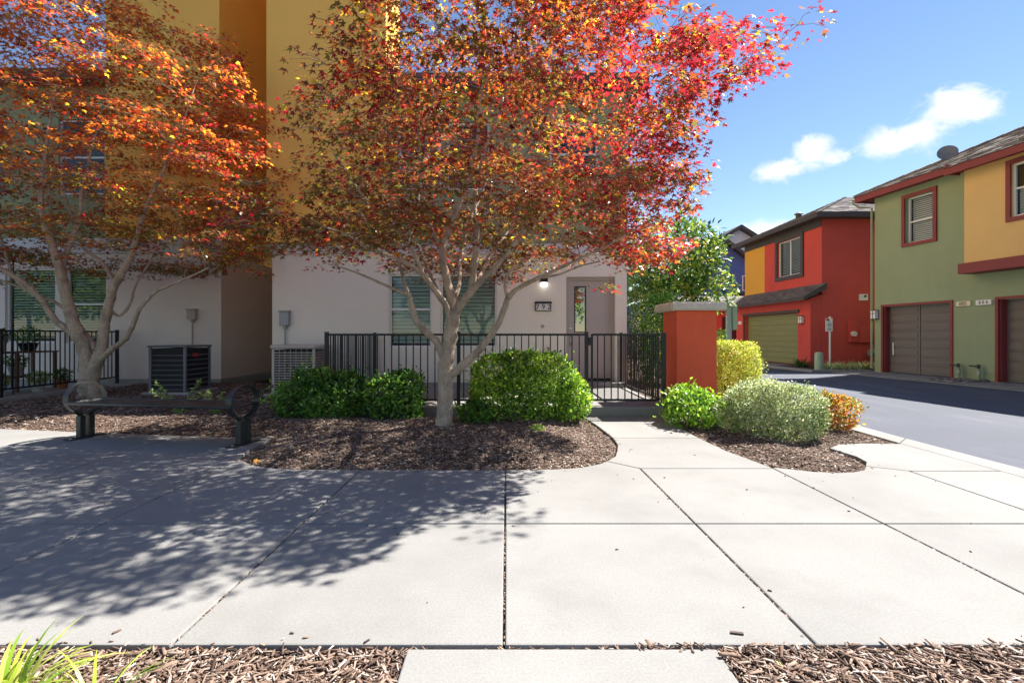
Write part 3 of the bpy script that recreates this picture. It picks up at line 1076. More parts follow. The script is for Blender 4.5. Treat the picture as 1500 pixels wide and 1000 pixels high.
mb.build('roof', M['roof'], lh)
window(lh, pl2, *LW[0], .06, slat=.066, slat_mat='blind', tilt=34)
window(lh, pl2, *LW[1], .06, rail=1.93, slat=.066, slat_mat='blind', tilt=34)

# ------------------------------------------------------------------ iron fences and gate
IRON_G = 'black iron fence runs round the front garden'
PICKET = MB().box(-.008, .008, -.008, .008, -.5, .5).mesh('picket')


def fence(label, a, b, z0, ztop, zlow, posts, skip_first=False, skip_last=False, name='iron_fence', spacing=.107, post_h=.03, pmesh=None, cat='fence', extra_low=None):
    a, b = Vector((*a, 0)), Vector((*b, 0))
    d = b - a
    L = d.length
    ang = math.atan2(d.y, d.x)
    t = thing(name, label, cat, (*((a + b) / 2).xy, z0), ang, local=True)
    for zc in (ztop, zlow):
        MB().box(-L / 2 + .02, L / 2 - .02, -.016, .016, zc - z0 - .016, zc - z0 + .016).build('rail', M['iron'], t)
    pm = MB().box(-.026, .026, -.026, .026, 0, ztop - z0 + post_h).box(-.031, .031, -.031, .031, ztop - z0 + post_h + .001, ztop - z0 + post_h + .012).mesh('post')
    for p in posts:
        link_mesh('post', pm, M['iron'], t, loc=(-L / 2 + p * L, 0, 0))
    n = int(round(L / spacing))
    h = (ztop - zlow)
    key = round(h, 3)
    pk = MB().box(-.008, .008, -.008, .008, -h / 2 + .014, h / 2 - .014).mesh('picket')
    for i in range(1, n):
        x = -L / 2 + i * L / n
        if any(abs(x - (-L / 2 + p * L)) < .04 for p in posts):
            continue
        link_mesh('picket', pk, M['iron'], t, loc=(x, 0, (ztop + zlow) / 2 - z0))
    return t


fence('long black iron fence between tree trunk and beige wall beside porch', (-2.70, 7.22), (1.20, 7.22), .14, 1.2, .22, (0.0, .508, 1.0))
fence('black iron fence side running from the beige condenser corner back to wall', (-2.70, 7.27), (-2.70, 9.85), .14, 1.2, .22, (1.0,))
fence('black iron fence side between the front door and the green shrubs', (2.33, 9.80), (2.33, 7.30), .14, 1.2, .22, (0.0,))
gt = fence('black iron gate above the concrete step left of the red pillar', (1.265, 7.22), (2.29, 7.22), .16, 1.2, .22, (), name='iron_gate', cat='gate')
mb = MB()
mb.box(-.51, -.48, -.015, .015, .04, 1.05)
mb.box(.48, .51, -.015, .015, .04, 1.05)
mb.build('gate_frame', M['iron'], gt)
mb = MB().box(-.545, -.50, -.03, .03, .88, 1.0)
mb.build('latch', M['iron'], gt, bevel=.005)
t = thing('gate_post', 'black iron hinge post standing against the red pillar', 'post', (2.36, 7.22, .14))
MB().box(2.33, 2.39, 7.19, 7.25, .141, 1.23).build('post', M['iron'], t)
mb = MB().lathe([(.03, 0), (.03, .05)], (2.36, 7.22, 1.16), 8)
mb.build('hinge', M['iron'], t)
fence('black iron fence round the shaded patio of the left house', (-9.2, 7.1), (-9.2, 11.42), .05, 1.27, .20, (0.0, .38, .985), spacing=.107)

# ------------------------------------------------------------------ red pillar
t = thing('gate_pillar', 'brick red stucco pillar with rough pale cap beside the gate', 'pillar', (2.96, 7.8, 0))
MB().box(2.645, 3.275, 7.48, 8.13, -.1, 1.575).build('shaft', M['red_wall'], t, bevel=.012)
bmx = bmesh.new()
bmesh.ops.create_cube(bmx, size=1)
for v in bmx.verts:
    v.co = Vector((2.96 + v.co.x * .86, 7.805 + v.co.y * .88, 1.64 + v.co.z * .128))
bmesh.ops.bevel(bmx, geom=[e for e in bmx.edges], offset=.022, segments=3, affect='EDGES')
bmesh.ops.subdivide_edges(bmx, edges=[e for e in bmx.edges if e.calc_length() > .2], cuts=22, use_grid_fill=True)
for v in bmx.verts:
    n_ = mnoise.noise(v.co * 14) * .007 + mnoise.noise(v.co * 40) * .004
    v.co += (v.co - Vector((2.96, 7.805, 1.64))).normalized() * n_
    v.co.z += mnoise.noise(v.co * 30 + Vector((9, 0, 0))) * .005
for v in bmx.verts:
    v.co -= Vector((2.96, 7.8, 0))
me = bpy.data.meshes.new('cap')
bmx.to_mesh(me)
bmx.free()
link_mesh('cap', me, M['cap'], t)

# ------------------------------------------------------------------ bench
bx, by, ba = -3.91, 5.455, math.atan2(-.35, 2.04)
t = thing('bench', 'black metal backless bench with perforated seat and ring arms', 'bench', (bx, by, 0), ba, local=True)
# perforated seat: a grid of round-ish holes
mb = MB()
nu, nv, sx, sy = 92, 20, 2.06 / 92, .43 / 20
zc = lambda y: .432 - .012 * math.cos(y / .215 * math.pi / 2)
for i in range(nu):
    for j in range(nv):
        x, y = -1.03 + (i + .5) * sx, -.215 + (j + .5) * sy
        k = len(mb.v)
        for m_ in range(8):
            a = math.pi / 4 * m_
            q = max(abs(math.cos(a)), abs(math.sin(a)))
            mb.v.append((x + math.cos(a) / q * sx / 2, y + math.sin(a) / q * sy / 2, zc(y + math.sin(a) / q * sy / 2)))
        for m_ in range(8):
            a = math.pi / 4 * m_
            mb.v.append((x + math.cos(a) * sx * .20, y + math.sin(a) * sy * .20, zc(y) - .0005))
        for m_ in range(8):
            mb.f.append((k + m_, k + (m_ + 1) % 8, k + 8 + (m_ + 1) % 8, k + 8 + m_))
st = mb.build('seat', M['bench'], t)
mb = MB()
for y in (-.217, .217):
    mb.tube([(-1.05, y, .425), (1.05, y, .425)], .016, 8)
for x in (-1.045, 1.045):
    mb.tube([(x, -.217, .425), (x, .217, .425)], .013, 8)
for x in (-.5, 0, .5):
    mb.box(x - .02, x + .02, -.2, .2, .395, .415)
mb.build('seat_rim', M['bench'], st, smooth=True)
for s in (-1, 1):
    x = s * 1.035
    mb = MB()
    n_ = 36
    for i in range(n_):
        for rr, off in ((1.0, 0),):
            pass
    # strap ring standing across the bench
    k = len(mb.v)
    for i in range(n_):
        a = 2 * math.pi * i / n_
        ry, rz = .225, .182
        for (dx, dr) in ((-.034, 0), (.034, 0), (.034, -.009), (-.034, -.009)):
            mb.v.append((x + dx, math.cos(a) * (ry + dr), .465 + math.sin(a) * (rz + dr)))
    for i in range(n_):
        for j in range(4):
            a, b = k + i * 4 + j, k + i * 4 + (j + 1) % 4
            c_, d_ = k + ((i + 1) % n_) * 4 + (j + 1) % 4, k + ((i + 1) % n_) * 4 + j
            mb.f.append((a, b, c_, d_))
    mb.build('arm_ring', M['bench'], t)
    mb = MB()
    mb.box(x - .032, x + .032, -.085, -.022, .012, .262)
    mb.box(x - .032, x + .032, .022, .085, .012, .262)
    for q in (-1, 1):
        mb.tube([(x, q * .053, .255), (x, q * .075, .285), (x, q * .13, .315)], [.03, .024, .016], 8)
    lg = mb.build('leg', M['bench'], t, bevel=.006)
    MB().box(x - .06, x + .06, -.20, .20, .001, .012).build('foot_plate', M['bench'], lg)
    mb = MB()
    for q in (-1, 1):
        mb.lathe([(.014, 0), (.014, .012), (.008, .016)], (x, q * .165, .012), 8)
    mb.build('bolt', M['steel'], lg)
    MB().tube([(x, -.215, .42), (x, .215, .42)], .012, 8).build('seat_support', M['bench'], t)

# ------------------------------------------------------------------ green house across the road
GA = math.atan2(-.9932, .1162)
gh = thing('house', 'green and tan house with dark red trim and grey garage doors', 'house', (12.1, 15.8, 0), GA, local=True)
LEN = 12.0
G1 = (.32, 2.42, .0, 2.10)
G2 = (3.60, 5.75, .0, 2.10)
G3 = (7.6, 9.8, .0, 2.10)
GW = (1.08, 1.95, 3.98, 5.36)
mb = wall(MB(), 0, LEN, -.1, 5.66, [(G1[0], G1[1], -.05, 2.1), (G2[0], G2[1], -.05, 2.1), (G3[0], G3[1], -.05, 2.1), GW], .22, ident)
mb.quad((0, 0, -.1), (0, 0, 5.66), (0, 9, 5.66), (0, 9, -.1))
mb.quad((LEN, 0, -.1), (LEN, 9, -.1), (LEN, 9, 5.66), (LEN, 0, 5.66))
mb.build('wall', M['green'], gh)
BW = [(4.20, 5.30, 4.02, 5.30)]
pb = lambda u, v, z: (u, v - .42, z)
mb = wall(MB(), 3.12, 9.5, 3.07, 5.50, BW, .12, pb)
mb.quad((3.12, -.42, 3.07), (3.12, -.42, 5.5), (3.12, 0, 5.5), (3.12, 0, 3.07))
mb.quad((9.5, -.42, 3.07), (9.5, 0, 3.07), (9.5, 0, 5.5), (9.5, -.42, 5.5))
mb.build('bay_wall', M['tan_yellow'], gh)
MB().box(3.02, 9.6, -.50, -.002, 2.80, 3.068).build('bay_sill_band', M['red_trim'], gh, bevel=.01)
window(gh, ident, *GW, .10, rail=4.62, slat=.06, slat_mat='blind', rotz=0, tilt=50, glass='far_glass')
window(gh, pb, *BW[0], .05, rail=4.70, slat=.07, slat_mat='blind_dim', tilt=70, glass='far_glass', bays=lambda i, n: i > n * .45)
for (u0, u1, z0, z1), v in ((GW, -.05), (BW[0], -.47)):
    mb = MB()
    w_ = .10
    for a, b, c, d in ((u0 - w_, u0 - .001, z0 - w_, z1 + w_), (u1 + .001, u1 + w_, z0 - w_, z1 + w_), (u0, u1, z0 - w_, z0 - .001), (u0, u1, z1 + .001, z1 + w_)):
        mb.box(a, b, v, v + .06, c, d)
    mb.build('window_trim', M['red_trim'], gh)


def garage(root, place, u0, u1, z1, v, mat, rows, cols, trim, trim_w=.09, z0=.0, gap=.012):
    d = MB()
    d.quad(place(u0, v + .03, z0), place(u1, v + .03, z0), place(u1, v + .03, z1), place(u0, v + .03, z1))
    dr = d.build('garage_door', M[mat], root)
    w, h = (u1 - u0) / cols, (z1 - z0) / rows
    for i in range(rows):
        for j in range(cols):
            mb = MB()
            a, b = u0 + j * w + gap, u0 + (j + 1) * w - gap
            c, e = z0 + i * h + gap * .6, z0 + (i + 1) * h - gap * .6
            pbox(mb, place, a, b, v, v + .028, c, e)
            if cols > 1:
                pbox(mb, place, a + .07, b - .07, v - .014, v + .001, c + .055, e - .055)
            mb.build('panel', M[mat], dr)
    if trim:
        mb = MB()
        pbox(mb, place, u0 - trim_w, u0 - .002, -.03, .03, z0, z1 + trim_w)
        pbox(mb, place, u1 + .002, u1 + trim_w, -.03, .03, z0, z1 + trim_w)
        pbox(mb, place, u0, u1, -.03, .03, z1 + .002, z1 + trim_w)
        pbox(mb, place, u0 - .001, u0 + .03, .031, v - .005, z0, z1)
        pbox(mb, place, u1 - .03, u1 + .001, .031, v - .005, z0, z1)
        mb.build('garage_trim', M[trim], root)
    return dr


for G in (G1, G2, G3):
    garage(gh, ident, G[0] + .003, G[1] - .003, 2.09, .20, 'garage_grey', 8, 2, 'red_trim', .07)
MB().tube([(.50, .17, .55), (.50, .17, .95)], .02, 6).build('garage_handle', M['white'], gh)
# eaves, gutters and hip roof
mb = MB()
mb.box(-.38, 3.0, -.38, -.34, 5.60, 5.79)
mb.box(-.38, -.34, -.339, 9.3, 5.60, 5.79)
mb.box(2.92, 9.7, -.80, -.76, 5.42, 5.62)
mb.box(2.92, 2.96, -.759, -.341, 5.45, 5.72)
mb.box(9.66, 9.7, -.759, -.341, 5.45, 5.72)
mb.box(9.701, LEN + .38, -.38, -.34, 5.60, 5.79)
mb.quad((-.34, -.34, 5.66), (LEN, -.34, 5.66), (LEN, 0, 5.66), (-.34, 0, 5.66))
mb.quad((2.96, -.76, 5.5), (9.66, -.76, 5.5), (9.66, -.34, 5.5), (2.96, -.34, 5.5))
mb.build('fascia', M['red_trim'], gh)
mb = MB().tube([(-.42, -.40, 5.72), (-.42, -.40, 5.60), (-.30, -.3, 5.45), (-.05, -.06, 5.36), (-.05, -.06, .1)], .032, 8)
mb.build('downspout', M['green'], gh)
K = .46
z_ = lambda v: 5.80 + K * (v + .38)
RV = 4.6
mb = MB()
mb.quad((-.4, -.4, z_(-.4)), (LEN + .4, -.4, z_(-.4)), (LEN - 4.6, RV, z_(RV)), (RV, RV, z_(RV)))
mb.quad((-.4, -.4, z_(-.4)), (RV, RV, z_(RV)), (-.4, 9.6, z_(-.4)))
mb.quad((2.9, -.82, z_(-.82)), (9.7, -.82, z_(-.82)), (9.7, -.4, z_(-.4)), (2.9, -.4, z_(-.4)))
mb.quad((LEN + .4, -.4, z_(-.4)), (LEN + .4, 9.6, z_(-.4)), (LEN - 4.6, RV, z_(RV)))
rf = mb.build('roof', M['roof'], gh)


def shingles(mb, p0, along, upslope, length, rise, hip0=0.0, hip1=0.0, w=.30, ex=.14, seed=1):
    """courses of shingle tabs on a roof plane; hip0/hip1: how much each end retreats per unit of rise"""
    rg = random.Random(seed)
    nrm = along.cross(upslope).normalized()
    k = 0
    s = 0.0
    while s < rise - .02:
        a0, a1 = hip0 * s, length - hip1 * s
        x = a0 - rg.random() * w
        while x < a1:
            b0, b1 = max(x + .006, a0), min(x + w - .006, a1)
            if b1 - b0 > .03:
                lift = .010 + rg.random() * .014
                q0 = p0 + along * b0 + upslope * s
                q1 = p0 + along * b1 + upslope * s
                e = upslope * (ex * 1.15)
                lo = nrm * .001
                hi = nrm * lift
                kk = len(mb.v)
                mb.v += [tuple(p) for p in (q0 + lo, q1 + lo, q1 + hi, q0 + hi, q1 + e + lo * 3, q0 + e + lo * 3)]
                mb.f += [(kk, kk + 1, kk + 2, kk + 3), (kk + 3, kk + 2, kk + 4, kk + 5), (kk, kk + 3, kk + 5), (kk + 1, kk + 4, kk + 2)]
            x += w
        s += ex
    return mb


us = Vector((0, 1, K)).normalized()
mb = MB()
f_ = us.y
shingles(mb, Vector((-.4, -.4, z_(-.4) + .004)), Vector((1, 0, 0)), us, LEN + .8, 5.0 / f_, f_, f_, seed=3)
shingles(mb, Vector((2.9, -.82, z_(-.82) + .004)), Vector((1, 0, 0)), us, 6.8, .42 / f_, 0, 0, seed=5)
mb.build('shingles', M['shingle'], rf, kind='stuff')
mb = MB()
for i in range(22):
    a = Vector((-.4 + i * .225, -.4 + i * .225, z_(-.4 + i * .225) + .02))
    b = a + Vector((.26, .26, .26 * K + .02))
    mb.tube([a, b], [.055, .05], 5)
mb.build('hip_caps', M['shingle'], rf, kind='stuff')
# dish on the roof
L2W = lambda u, v: (12.1 + .1162 * u + .9932 * v, 15.8 - .9932 * u + .1162 * v)
dx_, dy_ = L2W(1.25, 1.3)
t = thing('satellite_dish', 'grey satellite dish on the shingle roof of the green house', 'satellite dish', (dx_, dy_, z_(1.3)))
mb = MB()
rot = Matrix.Translation((dx_ - .05, dy_, z_(1.3) + .17)) @ Matrix.Rotation(R(-35), 4, 'Z') @ Matrix.Rotation(R(78), 4, 'X')
n_ = 20
k = len(mb.v)
for r_, zz in ((.001, .0), (.17, .012), (.28, .05), (.30, .052), (.30, .040), (.17, -.006), (.001, -.015)):
    for j in range(n_):
        a = 2 * math.pi * j / n_
        mb.v.append(tuple(rot @ Vector((r_ * .78 * math.cos(a) * 1.08, r_ * .78 * math.sin(a), zz))))
for i in range(6):
    for j in range(n_):
        a, b = k + i * n_ + j, k + i * n_ + (j + 1) % n_
        mb.f.append((a, b, b + n_, a + n_))
mb.build('reflector', M['dish'], t, smooth=True)
MB().tube([(dx_, dy_, z_(1.3) - .02), (dx_, dy_ + .02, z_(1.3) + .15)], .022, 8).build('mast', M['grey_metal'], t)


def gplate(label, u, z, text, mat, size):
    x, y = L2W(u, -.03)
    t = thing('number_plate', label, 'number plate', (x, y, z), GA, local=True)
    MB().box(-.185, .185, -.02, .028, -.065, .065).build('plate', M[mat], t, bevel=.004)
    link_mesh('numerals', text_mesh(text, size), M['black'], t, loc=(0, -.022, -.002), rot=(R(90), 0, 0))


gplate('cream number plate reading 885 right of the first grey garage door', 2.78, 2.04, '885', 'plate_cream', .13)
gplate('white number plate reading 888 left of the second grey garage door', 3.28, 2.04, '8 8 8', 'plate_white', .11)


def box_lamp(label, x, y, z, rz):
    t = thing('wall_lamp', label, 'lamp', (x, y, z), rz, local=True)
    MB().box(-.09, .09, -.13, -.012, -.13, .13).build('shade', M['lamp_glass'], t, bevel=.006)
    mb = MB()
    mb.box(-.10, .10, -.011, .0, -.15, .15)
    mb.box(-.10, .10, -.14, -.012, .131, .15)
    mb.box(-.10, .10, -.14, -.012, -.15, -.131)
    mb.box(-.008, .008, -.138, -.131, -.13, .13)
    mb.box(-.1, .1, -.138, -.131, .03, .045)
    mb.build('cage', M['black'], t)


x, y = L2W(.06, 0)
box_lamp('frosted box lamp on the left corner of the green house', x, y, 1.85, GA)
for lab, u in (('green pipe riser with valve below the cream 885 plate', 2.72), ('green pipe riser with valve below the white 888 plate', 3.22)):
    x, y = L2W(u, -.12)
    t = thing('pipe_riser', lab, 'pipe', (x, y, -.05), GA, local=True)
    mb = MB().tube([(0, 0, 0), (0, 0, .36)], .045, 10)
    mb.build('riser', M['green'], t)
    MB().tube([(-.22, 0, .42), (.02, 0, .42)], .02, 8).tube([(0, 0, .355), (0, 0, .47)], .035, 8).build('valve_body', M['dark_trim'], t)
    mb = MB().tube([(.07, -.10, .25), (.07, -.06, .25)], [.045, .045], 12)
    mb.build('gauge', M['grey_metal'], t)
# driveway aprons of that house and the gravel pocket between them
for u0, u1 in ((-.25, 2.55), (3.5, 6.0), (7.4, 10)):
    poly = [L2W(u0 - .1, -.95), L2W(u1 + .35, -.95), L2W(u1, .21), L2W(u0, .21)]
    structure(MB().prism([tuple(p) for p in (poly[0], poly[1], poly[2], poly[3])], -.09, -.02).build('driveway_apron', M['concrete']))
pp = [L2W(-.3, -1.3), L2W(9.9, -1.3), L2W(9.9, -.955), L2W(-.3, -.955)]
structure(MB().prism(pp, -.09, -.03).build('gutter_strip', M['concrete']))
gr = []
for i in range(420):
    u, v = random.uniform(2.66, 3.42), random.uniform(-.9, -.05)
    x, y = L2W(u, v)
    gr.append((x, y, -.045 + random.random() * .03))
gr = np.array(gr)
V, F, _ = scatter(CHIP_V, CHIP_F, gr, RNG.normal(0, 1, (len(gr), 3)), unit(RNG.normal(0, .4, (len(gr), 3)) + np.array((0, 0, 1))),
                  RNG.uniform(.05, .10, (len(gr), 3)), np.zeros((len(gr), 3)))
M['gravel'] = islandmat('pebble', [(0, (.10, .09, .085)), (.6, (.2, .17, .16)), (1, (.42, .38, .36))])
o = link_mesh('gravel', np_mesh('gravel', V, F), M['gravel'], kind='stuff')

# ------------------------------------------------------------------ red house down the road
rh = thing('house', 'two storey red house with olive garage door and dark hip roof', 'house', (12, 18.3, 0))
plr = lambda u, v, z: (12 + v, u, z)          # facade along the road, v runs into the house
RW = (19.55, 21.25, 3.70, 5.22)
mb = wall(MB(), 18.3, 22.35, -.1, 5.32, [RW], .12, plr)
mb.quad((12, 18.3, -.1), (21, 18.3, -.1), (21, 18.3, 5.62), (12, 18.3, 5.62))
mb.quad((12, 24.2, -.1), (12, 24.2, 5.6), (21, 24.2, 5.6), (21, 24.2, -.1))
mb.build('wall', M['far_red'], rh)
MB().quad((12, 22.35, 2.9), (12, 24.2, 2.9), (12, 24.2, 5.32), (12, 22.35, 5.32)).build('yellow_panel', M['yellow'], rh)
MB().box(11.98, 12.03, 18.32, 24.2, 5.322, 5.62).build('frieze', M['dark_trim'], rh)
window(rh, plr, *RW, .06, mull=20.42, slat=.065, slat_mat='blind_dim', rotz=R(90), tilt=25, glass='far_glass')
mb = MB()
w_ = .16
for a, b, c, d in ((RW[0] - w_, RW[0] - .001, RW[2] - w_, RW[3] + w_), (RW[1] + .001, RW[1] + w_, RW[2] - w_, RW[3] + w_),
                   (RW[0], RW[1], RW[2] - w_, RW[2] - .001), (RW[0], RW[1], RW[3] + .001, RW[3] + w_)):
    pbox(mb, plr, a, b, -.06, .03, c, d)
mb.build('window_trim', M['dark_trim'], rh)
# garage bump and its skirt roof
pg = lambda u, v, z: (11.57 + v, u, z)
GD = (19.1, 23.35, -.05, 2.08)
mb = wall(MB(), 18.303, 24.2, -.1, 2.75, [GD], .2, pg)
mb.quad((11.57, 18.303, -.1), (11.998, 18.303, -.1), (11.998, 18.303, 2.75), (11.57, 18.303, 2.75))
mb.build('garage_wall', M['far_red'], rh)
garage(rh, pg, GD[0] + .003, GD[1] - .003, 2.07, .17, 'garage_green', 9, 1, None, gap=.010)
mb = MB()
pbox(mb, pg, GD[0] - .12, GD[1] + .12, -.06, .03, 2.085, 2.20)
pbox(mb, pg, GD[1] + .002, GD[1] + .12, -.03, .03, -.05, 2.082)
mb.build('garage_trim', M['dark_trim'], rh)
mb = MB()
y0_, y1_ = 18.0, 24.4
mb.quad((11.15, y0_, 2.62), (11.15, y1_, 2.62), (12.0, y1_, 3.14), (12.0, y0_, 3.14))
mb.quad((11.15, y0_, 2.50), (11.15, y0_, 2.62), (12.0, y0_, 3.14), (12.0, y0_, 2.92))
mb.quad((11.15, y0_, 2.50), (11.15, y1_, 2.50), (11.15, y1_, 2.62), (11.15, y0_, 2.62))
mb.quad((11.15, y0_, 2.50), (12.0, y0_, 2.76), (12.0, y1_, 2.76), (11.15, y1_, 2.50))
sk = mb.build('skirt_roof', M['dark_trim'], rh)
mb = MB()
u2 = Vector((.85, 0, .52)).normalized()
shingles(mb, Vector((11.15, y1_, 2.625)), Vector((0, -1, 0)), u2, 6.4, .99, 0, 0, w=.3, seed=8)
mb.build('shingles', M['dark_shingle'], sk, kind='stuff')
# main hip roof
KR = .45
zr = lambda d: 5.74 + KR * d
mb = MB()
ex0, ey0, ey1, ex1 = 11.58, 17.88, 24.62, 21.4
dm = (ey1 - ey0) / 2
rz = zr(dm)
mb.quad((ex0, ey0, 5.74), (ex1, ey0, 5.74), (ex1, ey0 + dm, rz), (ex0 + dm, ey0 + dm, rz))
mb.quad((ex0, ey0, 5.74), (ex0 + dm, ey0 + dm, rz), (ex0, ey1, 5.74))
mb.quad((ex0, ey1, 5.74), (ex0 + dm, ey0 + dm, rz), (ex1, ey0 + dm, rz), (ex1, ey1, 5.74))
rf = mb.build('roof', M['roof'], rh)
mb = MB()
ua = Vector((0, 1, KR)).normalized()
ub = Vector((1, 0, KR)).normalized()
shingles(mb, Vector((ex0, ey0, 5.745)), Vector((1, 0, 0)), ua, ex1 - ex0, dm / ua.y, ua.y, 0, w=.33, ex=.15, seed=11)
shingles(mb, Vector((ex0, ey1, 5.745)), Vector((0, -1, 0)), ub, ey1 - ey0, dm / ub.x, ub.x, ub.x, w=.33, ex=.15, seed=12)
mb.build('shingles', M['shingle'], rf, kind='stuff')
mb = MB().tube([(ex0 + 1.3, 21.2, zr(1.3) - .05), (ex0 + 1.3, 21.2, zr(1.3) + .18)], [.12, .12], 12)
mb.tube([(ex0 + 1.3, 21.2, zr(1.3) + .18), (ex0 + 1.3, 21.2, zr(1.3) + .24)], [.19, .10], 12)
mb.build('roof_vent', M['dark_trim'], rf)
mb = MB()
mb.box(ex0 - .06, ex0, ey0, ey1, 5.58, 5.76)
mb.box(ex0 - .06, ex1, ey0 - .06, ey0 - .001, 5.58, 5.76)
mb.quad((ex0, ey0, 5.6), (ex0, ey1, 5.6), (12.0, ey1, 5.6), (12.0, ey0, 5.6))
mb.quad((12.0, ey0, 5.6), (12.0, 18.3, 5.6), (21, 18.3, 5.6), (21, ey0, 5.6))
mb.build('fascia', M['dark_trim'], rh)
box_lamp('frosted box lamp right of the olive garage door on red wall', 11.57, 18.78, 1.78, R(-90))
c = P(1264, 435.5, 18.3)
t = thing('wall_vent', 'pale square vent cover high on the red side wall', 'vent', (c.x, 18.3, c.z))
MB().box(c.x - .16, c.x + .16, 18.25, 18.3, c.z - .12, c.z + .12).build('plate', M['sign_white'], t, bevel=.008)
MB().tube([(c.x + .05, 18.252, c.z + .04), (c.x + .05, 18.235, c.z + .04)], .045, 12).build('vent_hole', M['black'], t)
t = thing('meter_cabinet', 'red painted meter cabinet with round glass meter on the red side wall', 'meter cabinet', (13.4, 18.3, .7))
MB().box(13.0, 13.36, 18.19, 18.3, .92, 1.80).build('cabinet', M['far_red'], t, bevel=.01)
MB().box(13.37, 13.80, 18.17, 18.3, .90, 1.52).build('cabinet_door', M['far_red'], t, bevel=.01)
MB().tube([(13.12, 18.19, 1.23), (13.12, 18.10, 1.23)], [.10, .09], 16).build('meter', M['lamp_glass'], t)
t = thing('gas_meter', 'small grey gas meter low on the red wall by the green house', 'gas meter', (13.75, 18.0, 0))
mb = MB().tube([(13.62, 18.05, .52), (13.86, 18.05, .52)], [.13, .13], 12)
mb.build('meter_body', M['grey_metal'], t, bevel=.02)
MB().tube([(13.95, 18.1, -.05), (13.95, 18.1, .8), (13.95, 18.28, .8)], .02, 8).tube([(13.74, 18.05, .60), (13.74, 18.05, .72), (13.95, 18.1, .72)], .014, 6).build('pipe', M['grey_metal'], t)
c = P(1084.5, 473, 23.9)
t = tag(MB().box(11.53, 11.57, 23.62, 23.92, c.z - .08, c.z + .08).build('number_plate', M['sign_white']), 'small white number plate left of the olive garage door', 'number plate')
structure(MB().prism([(9.9, 18.9), (11.58, 18.9), (11.58, 24.0), (9.9, 24.0)], -.09, -.02).build('driveway_apron', M['concrete']))
bedp = [(10.45, 16.35), (11.9, 16.2), (15, 16.2), (15, 18.35), (12, 18.35), (11.3, 18.8), (10.3, 18.8)]
structure(MB().prism(bedp, -.09, .0).build('planting_bed', M['soil'], bevel=.02))
structure(MB().prism([(10.15, 16.0), (12.3, 15.95), (12.3, 16.2), (10.40, 16.33), (10.25, 18.85), (9.98, 18.85)], -.09, .02).build('planter_curb', M['concrete'], bevel=.01))

# tow-away style sign, utility pedestal
t = thing('road_sign', 'white sign with red heading on a pale post by red wall', 'sign', (11.75, 17.5, 0))
MB().box(11.755, 11.80, 17.49, 17.53, -.05, 1.86).build('post', M['sign_white'], t)
MB().box(11.60, 11.85, 17.47, 17.486, 1.32, 1.80).build('sign_plate', M['sign_white'], t)
mb = MB().box(11.61, 11.73, 17.465, 17.469, 1.70, 1.78)
mb.build('heading', M['sign_red'], t)
mb = MB()
for i, (w_, z) in enumerate(((.07, 1.67), (.15, 1.60), (.17, 1.55), (.13, 1.50), (.16, 1.42), (.12, 1.37))):
    mb.box(11.735 - w_ / 2, 11.735 + w_ / 2, 17.465, 17.469, z - .011, z + .011)
mb.build('print', M['sign_ink'], t)
t = tag(MB().lathe([(.13, -.05), (.13, .52), (.115, .57), (.08, .60), (.0, .605)], (10.75, 16.55, 0), 18, caps=False).build('utility_pedestal', M['pale_green_plastic'], smooth=True),
        'pale green utility pedestal standing at the corner of the grassy planter', 'utility pedestal')

# sign seen from its side behind the red pillar
t = thing('road_sign', 'grey green square post with sign edge-on behind the clipped hedge', 'sign', (5.55, 12.0, 0))
MB().box(5.49, 5.60, 11.95, 12.05, -.05, 2.0).build('post', M['post_grey_green'], t, bevel=.008)
MB().box(5.605, 5.72, 11.90, 12.3, 1.32, 1.92).build('sign_box', M['pale_green_plastic'], t, bevel=.015)

# ------------------------------------------------------------------ houses at the end of the road
bh = thing('house', 'blue gabled house with white window at the end of road', 'house', (16, 33, 0))
gx, gz = 14.95, 7.45
pitch = .78
mb = MB()
xl, xr = gx - 5, gx + 4.6
mb.quad((xl, 33, -.1), (xr, 33, -.1), (xr, 33, gz - (xr - gx) * pitch), (gx, 33, gz), (xl, 33, gz - (gx - xl) * pitch))
mb.quad((xr, 33, -.1), (xr, 42, -.1), (xr, 42, gz - (xr - gx) * pitch), (xr, 33, gz - (xr - gx) * pitch))
mb.quad((xl, 33, -.1), (xl, 33, gz - (gx - xl) * pitch), (xl, 42, gz - (gx - xl) * pitch), (xl, 42, -.1))
mb.build('wall', M['blue'], bh)
mb = MB()
for s in (-1, 1):
    e = gx + s * 5.1
    ez = gz - 5.1 * pitch
    mb.quad((gx, 32.5, gz + .25), (e, 32.5, ez + .25), (e, 42, ez + .25), (gx, 42, gz + .25))
    mb.quad((gx, 32.5, gz + .25), (gx, 32.5, gz - .02), (e, 32.5, ez - .02), (e, 32.5, ez + .25))
    mb.quad((gx, 32.5, gz - .02), (e, 32.5, ez - .02), (e, 33.0, ez - .02), (gx, 33.0, gz - .02))
mb.build('roof', M['dark_trim'], bh)
pbl = lambda u, v, z: (u, 32.94 + v, z)
window(bh, pbl, 16.15, 16.78, 4.20, 5.25, -.02, dark=True, slat=.1, slat_mat='blind', tilt=70, fw=.06)
mb = MB()
for i in range(7):
    mb.box(13.95, 14.5, 32.93, 32.99, 5.9 + i * .11, 5.97 + i * .11)
mb.build('gable_vent', M['dark_trim'], bh)
MB().box(15.9, 17.1, 32.6, 32.99, 3.92, 4.08).build('sill_band', M['dark_trim'], bh)
MB().box(12, 18.5, 31.6, 32.99, 2.72, 2.95).build('lower_band', M['dark_trim'], bh)
wh = thing('house', 'pale grey gabled house peak rising behind the blue house', 'house', (18, 38, 0))
gx, gz = 18.35, 9.55
mb = MB()
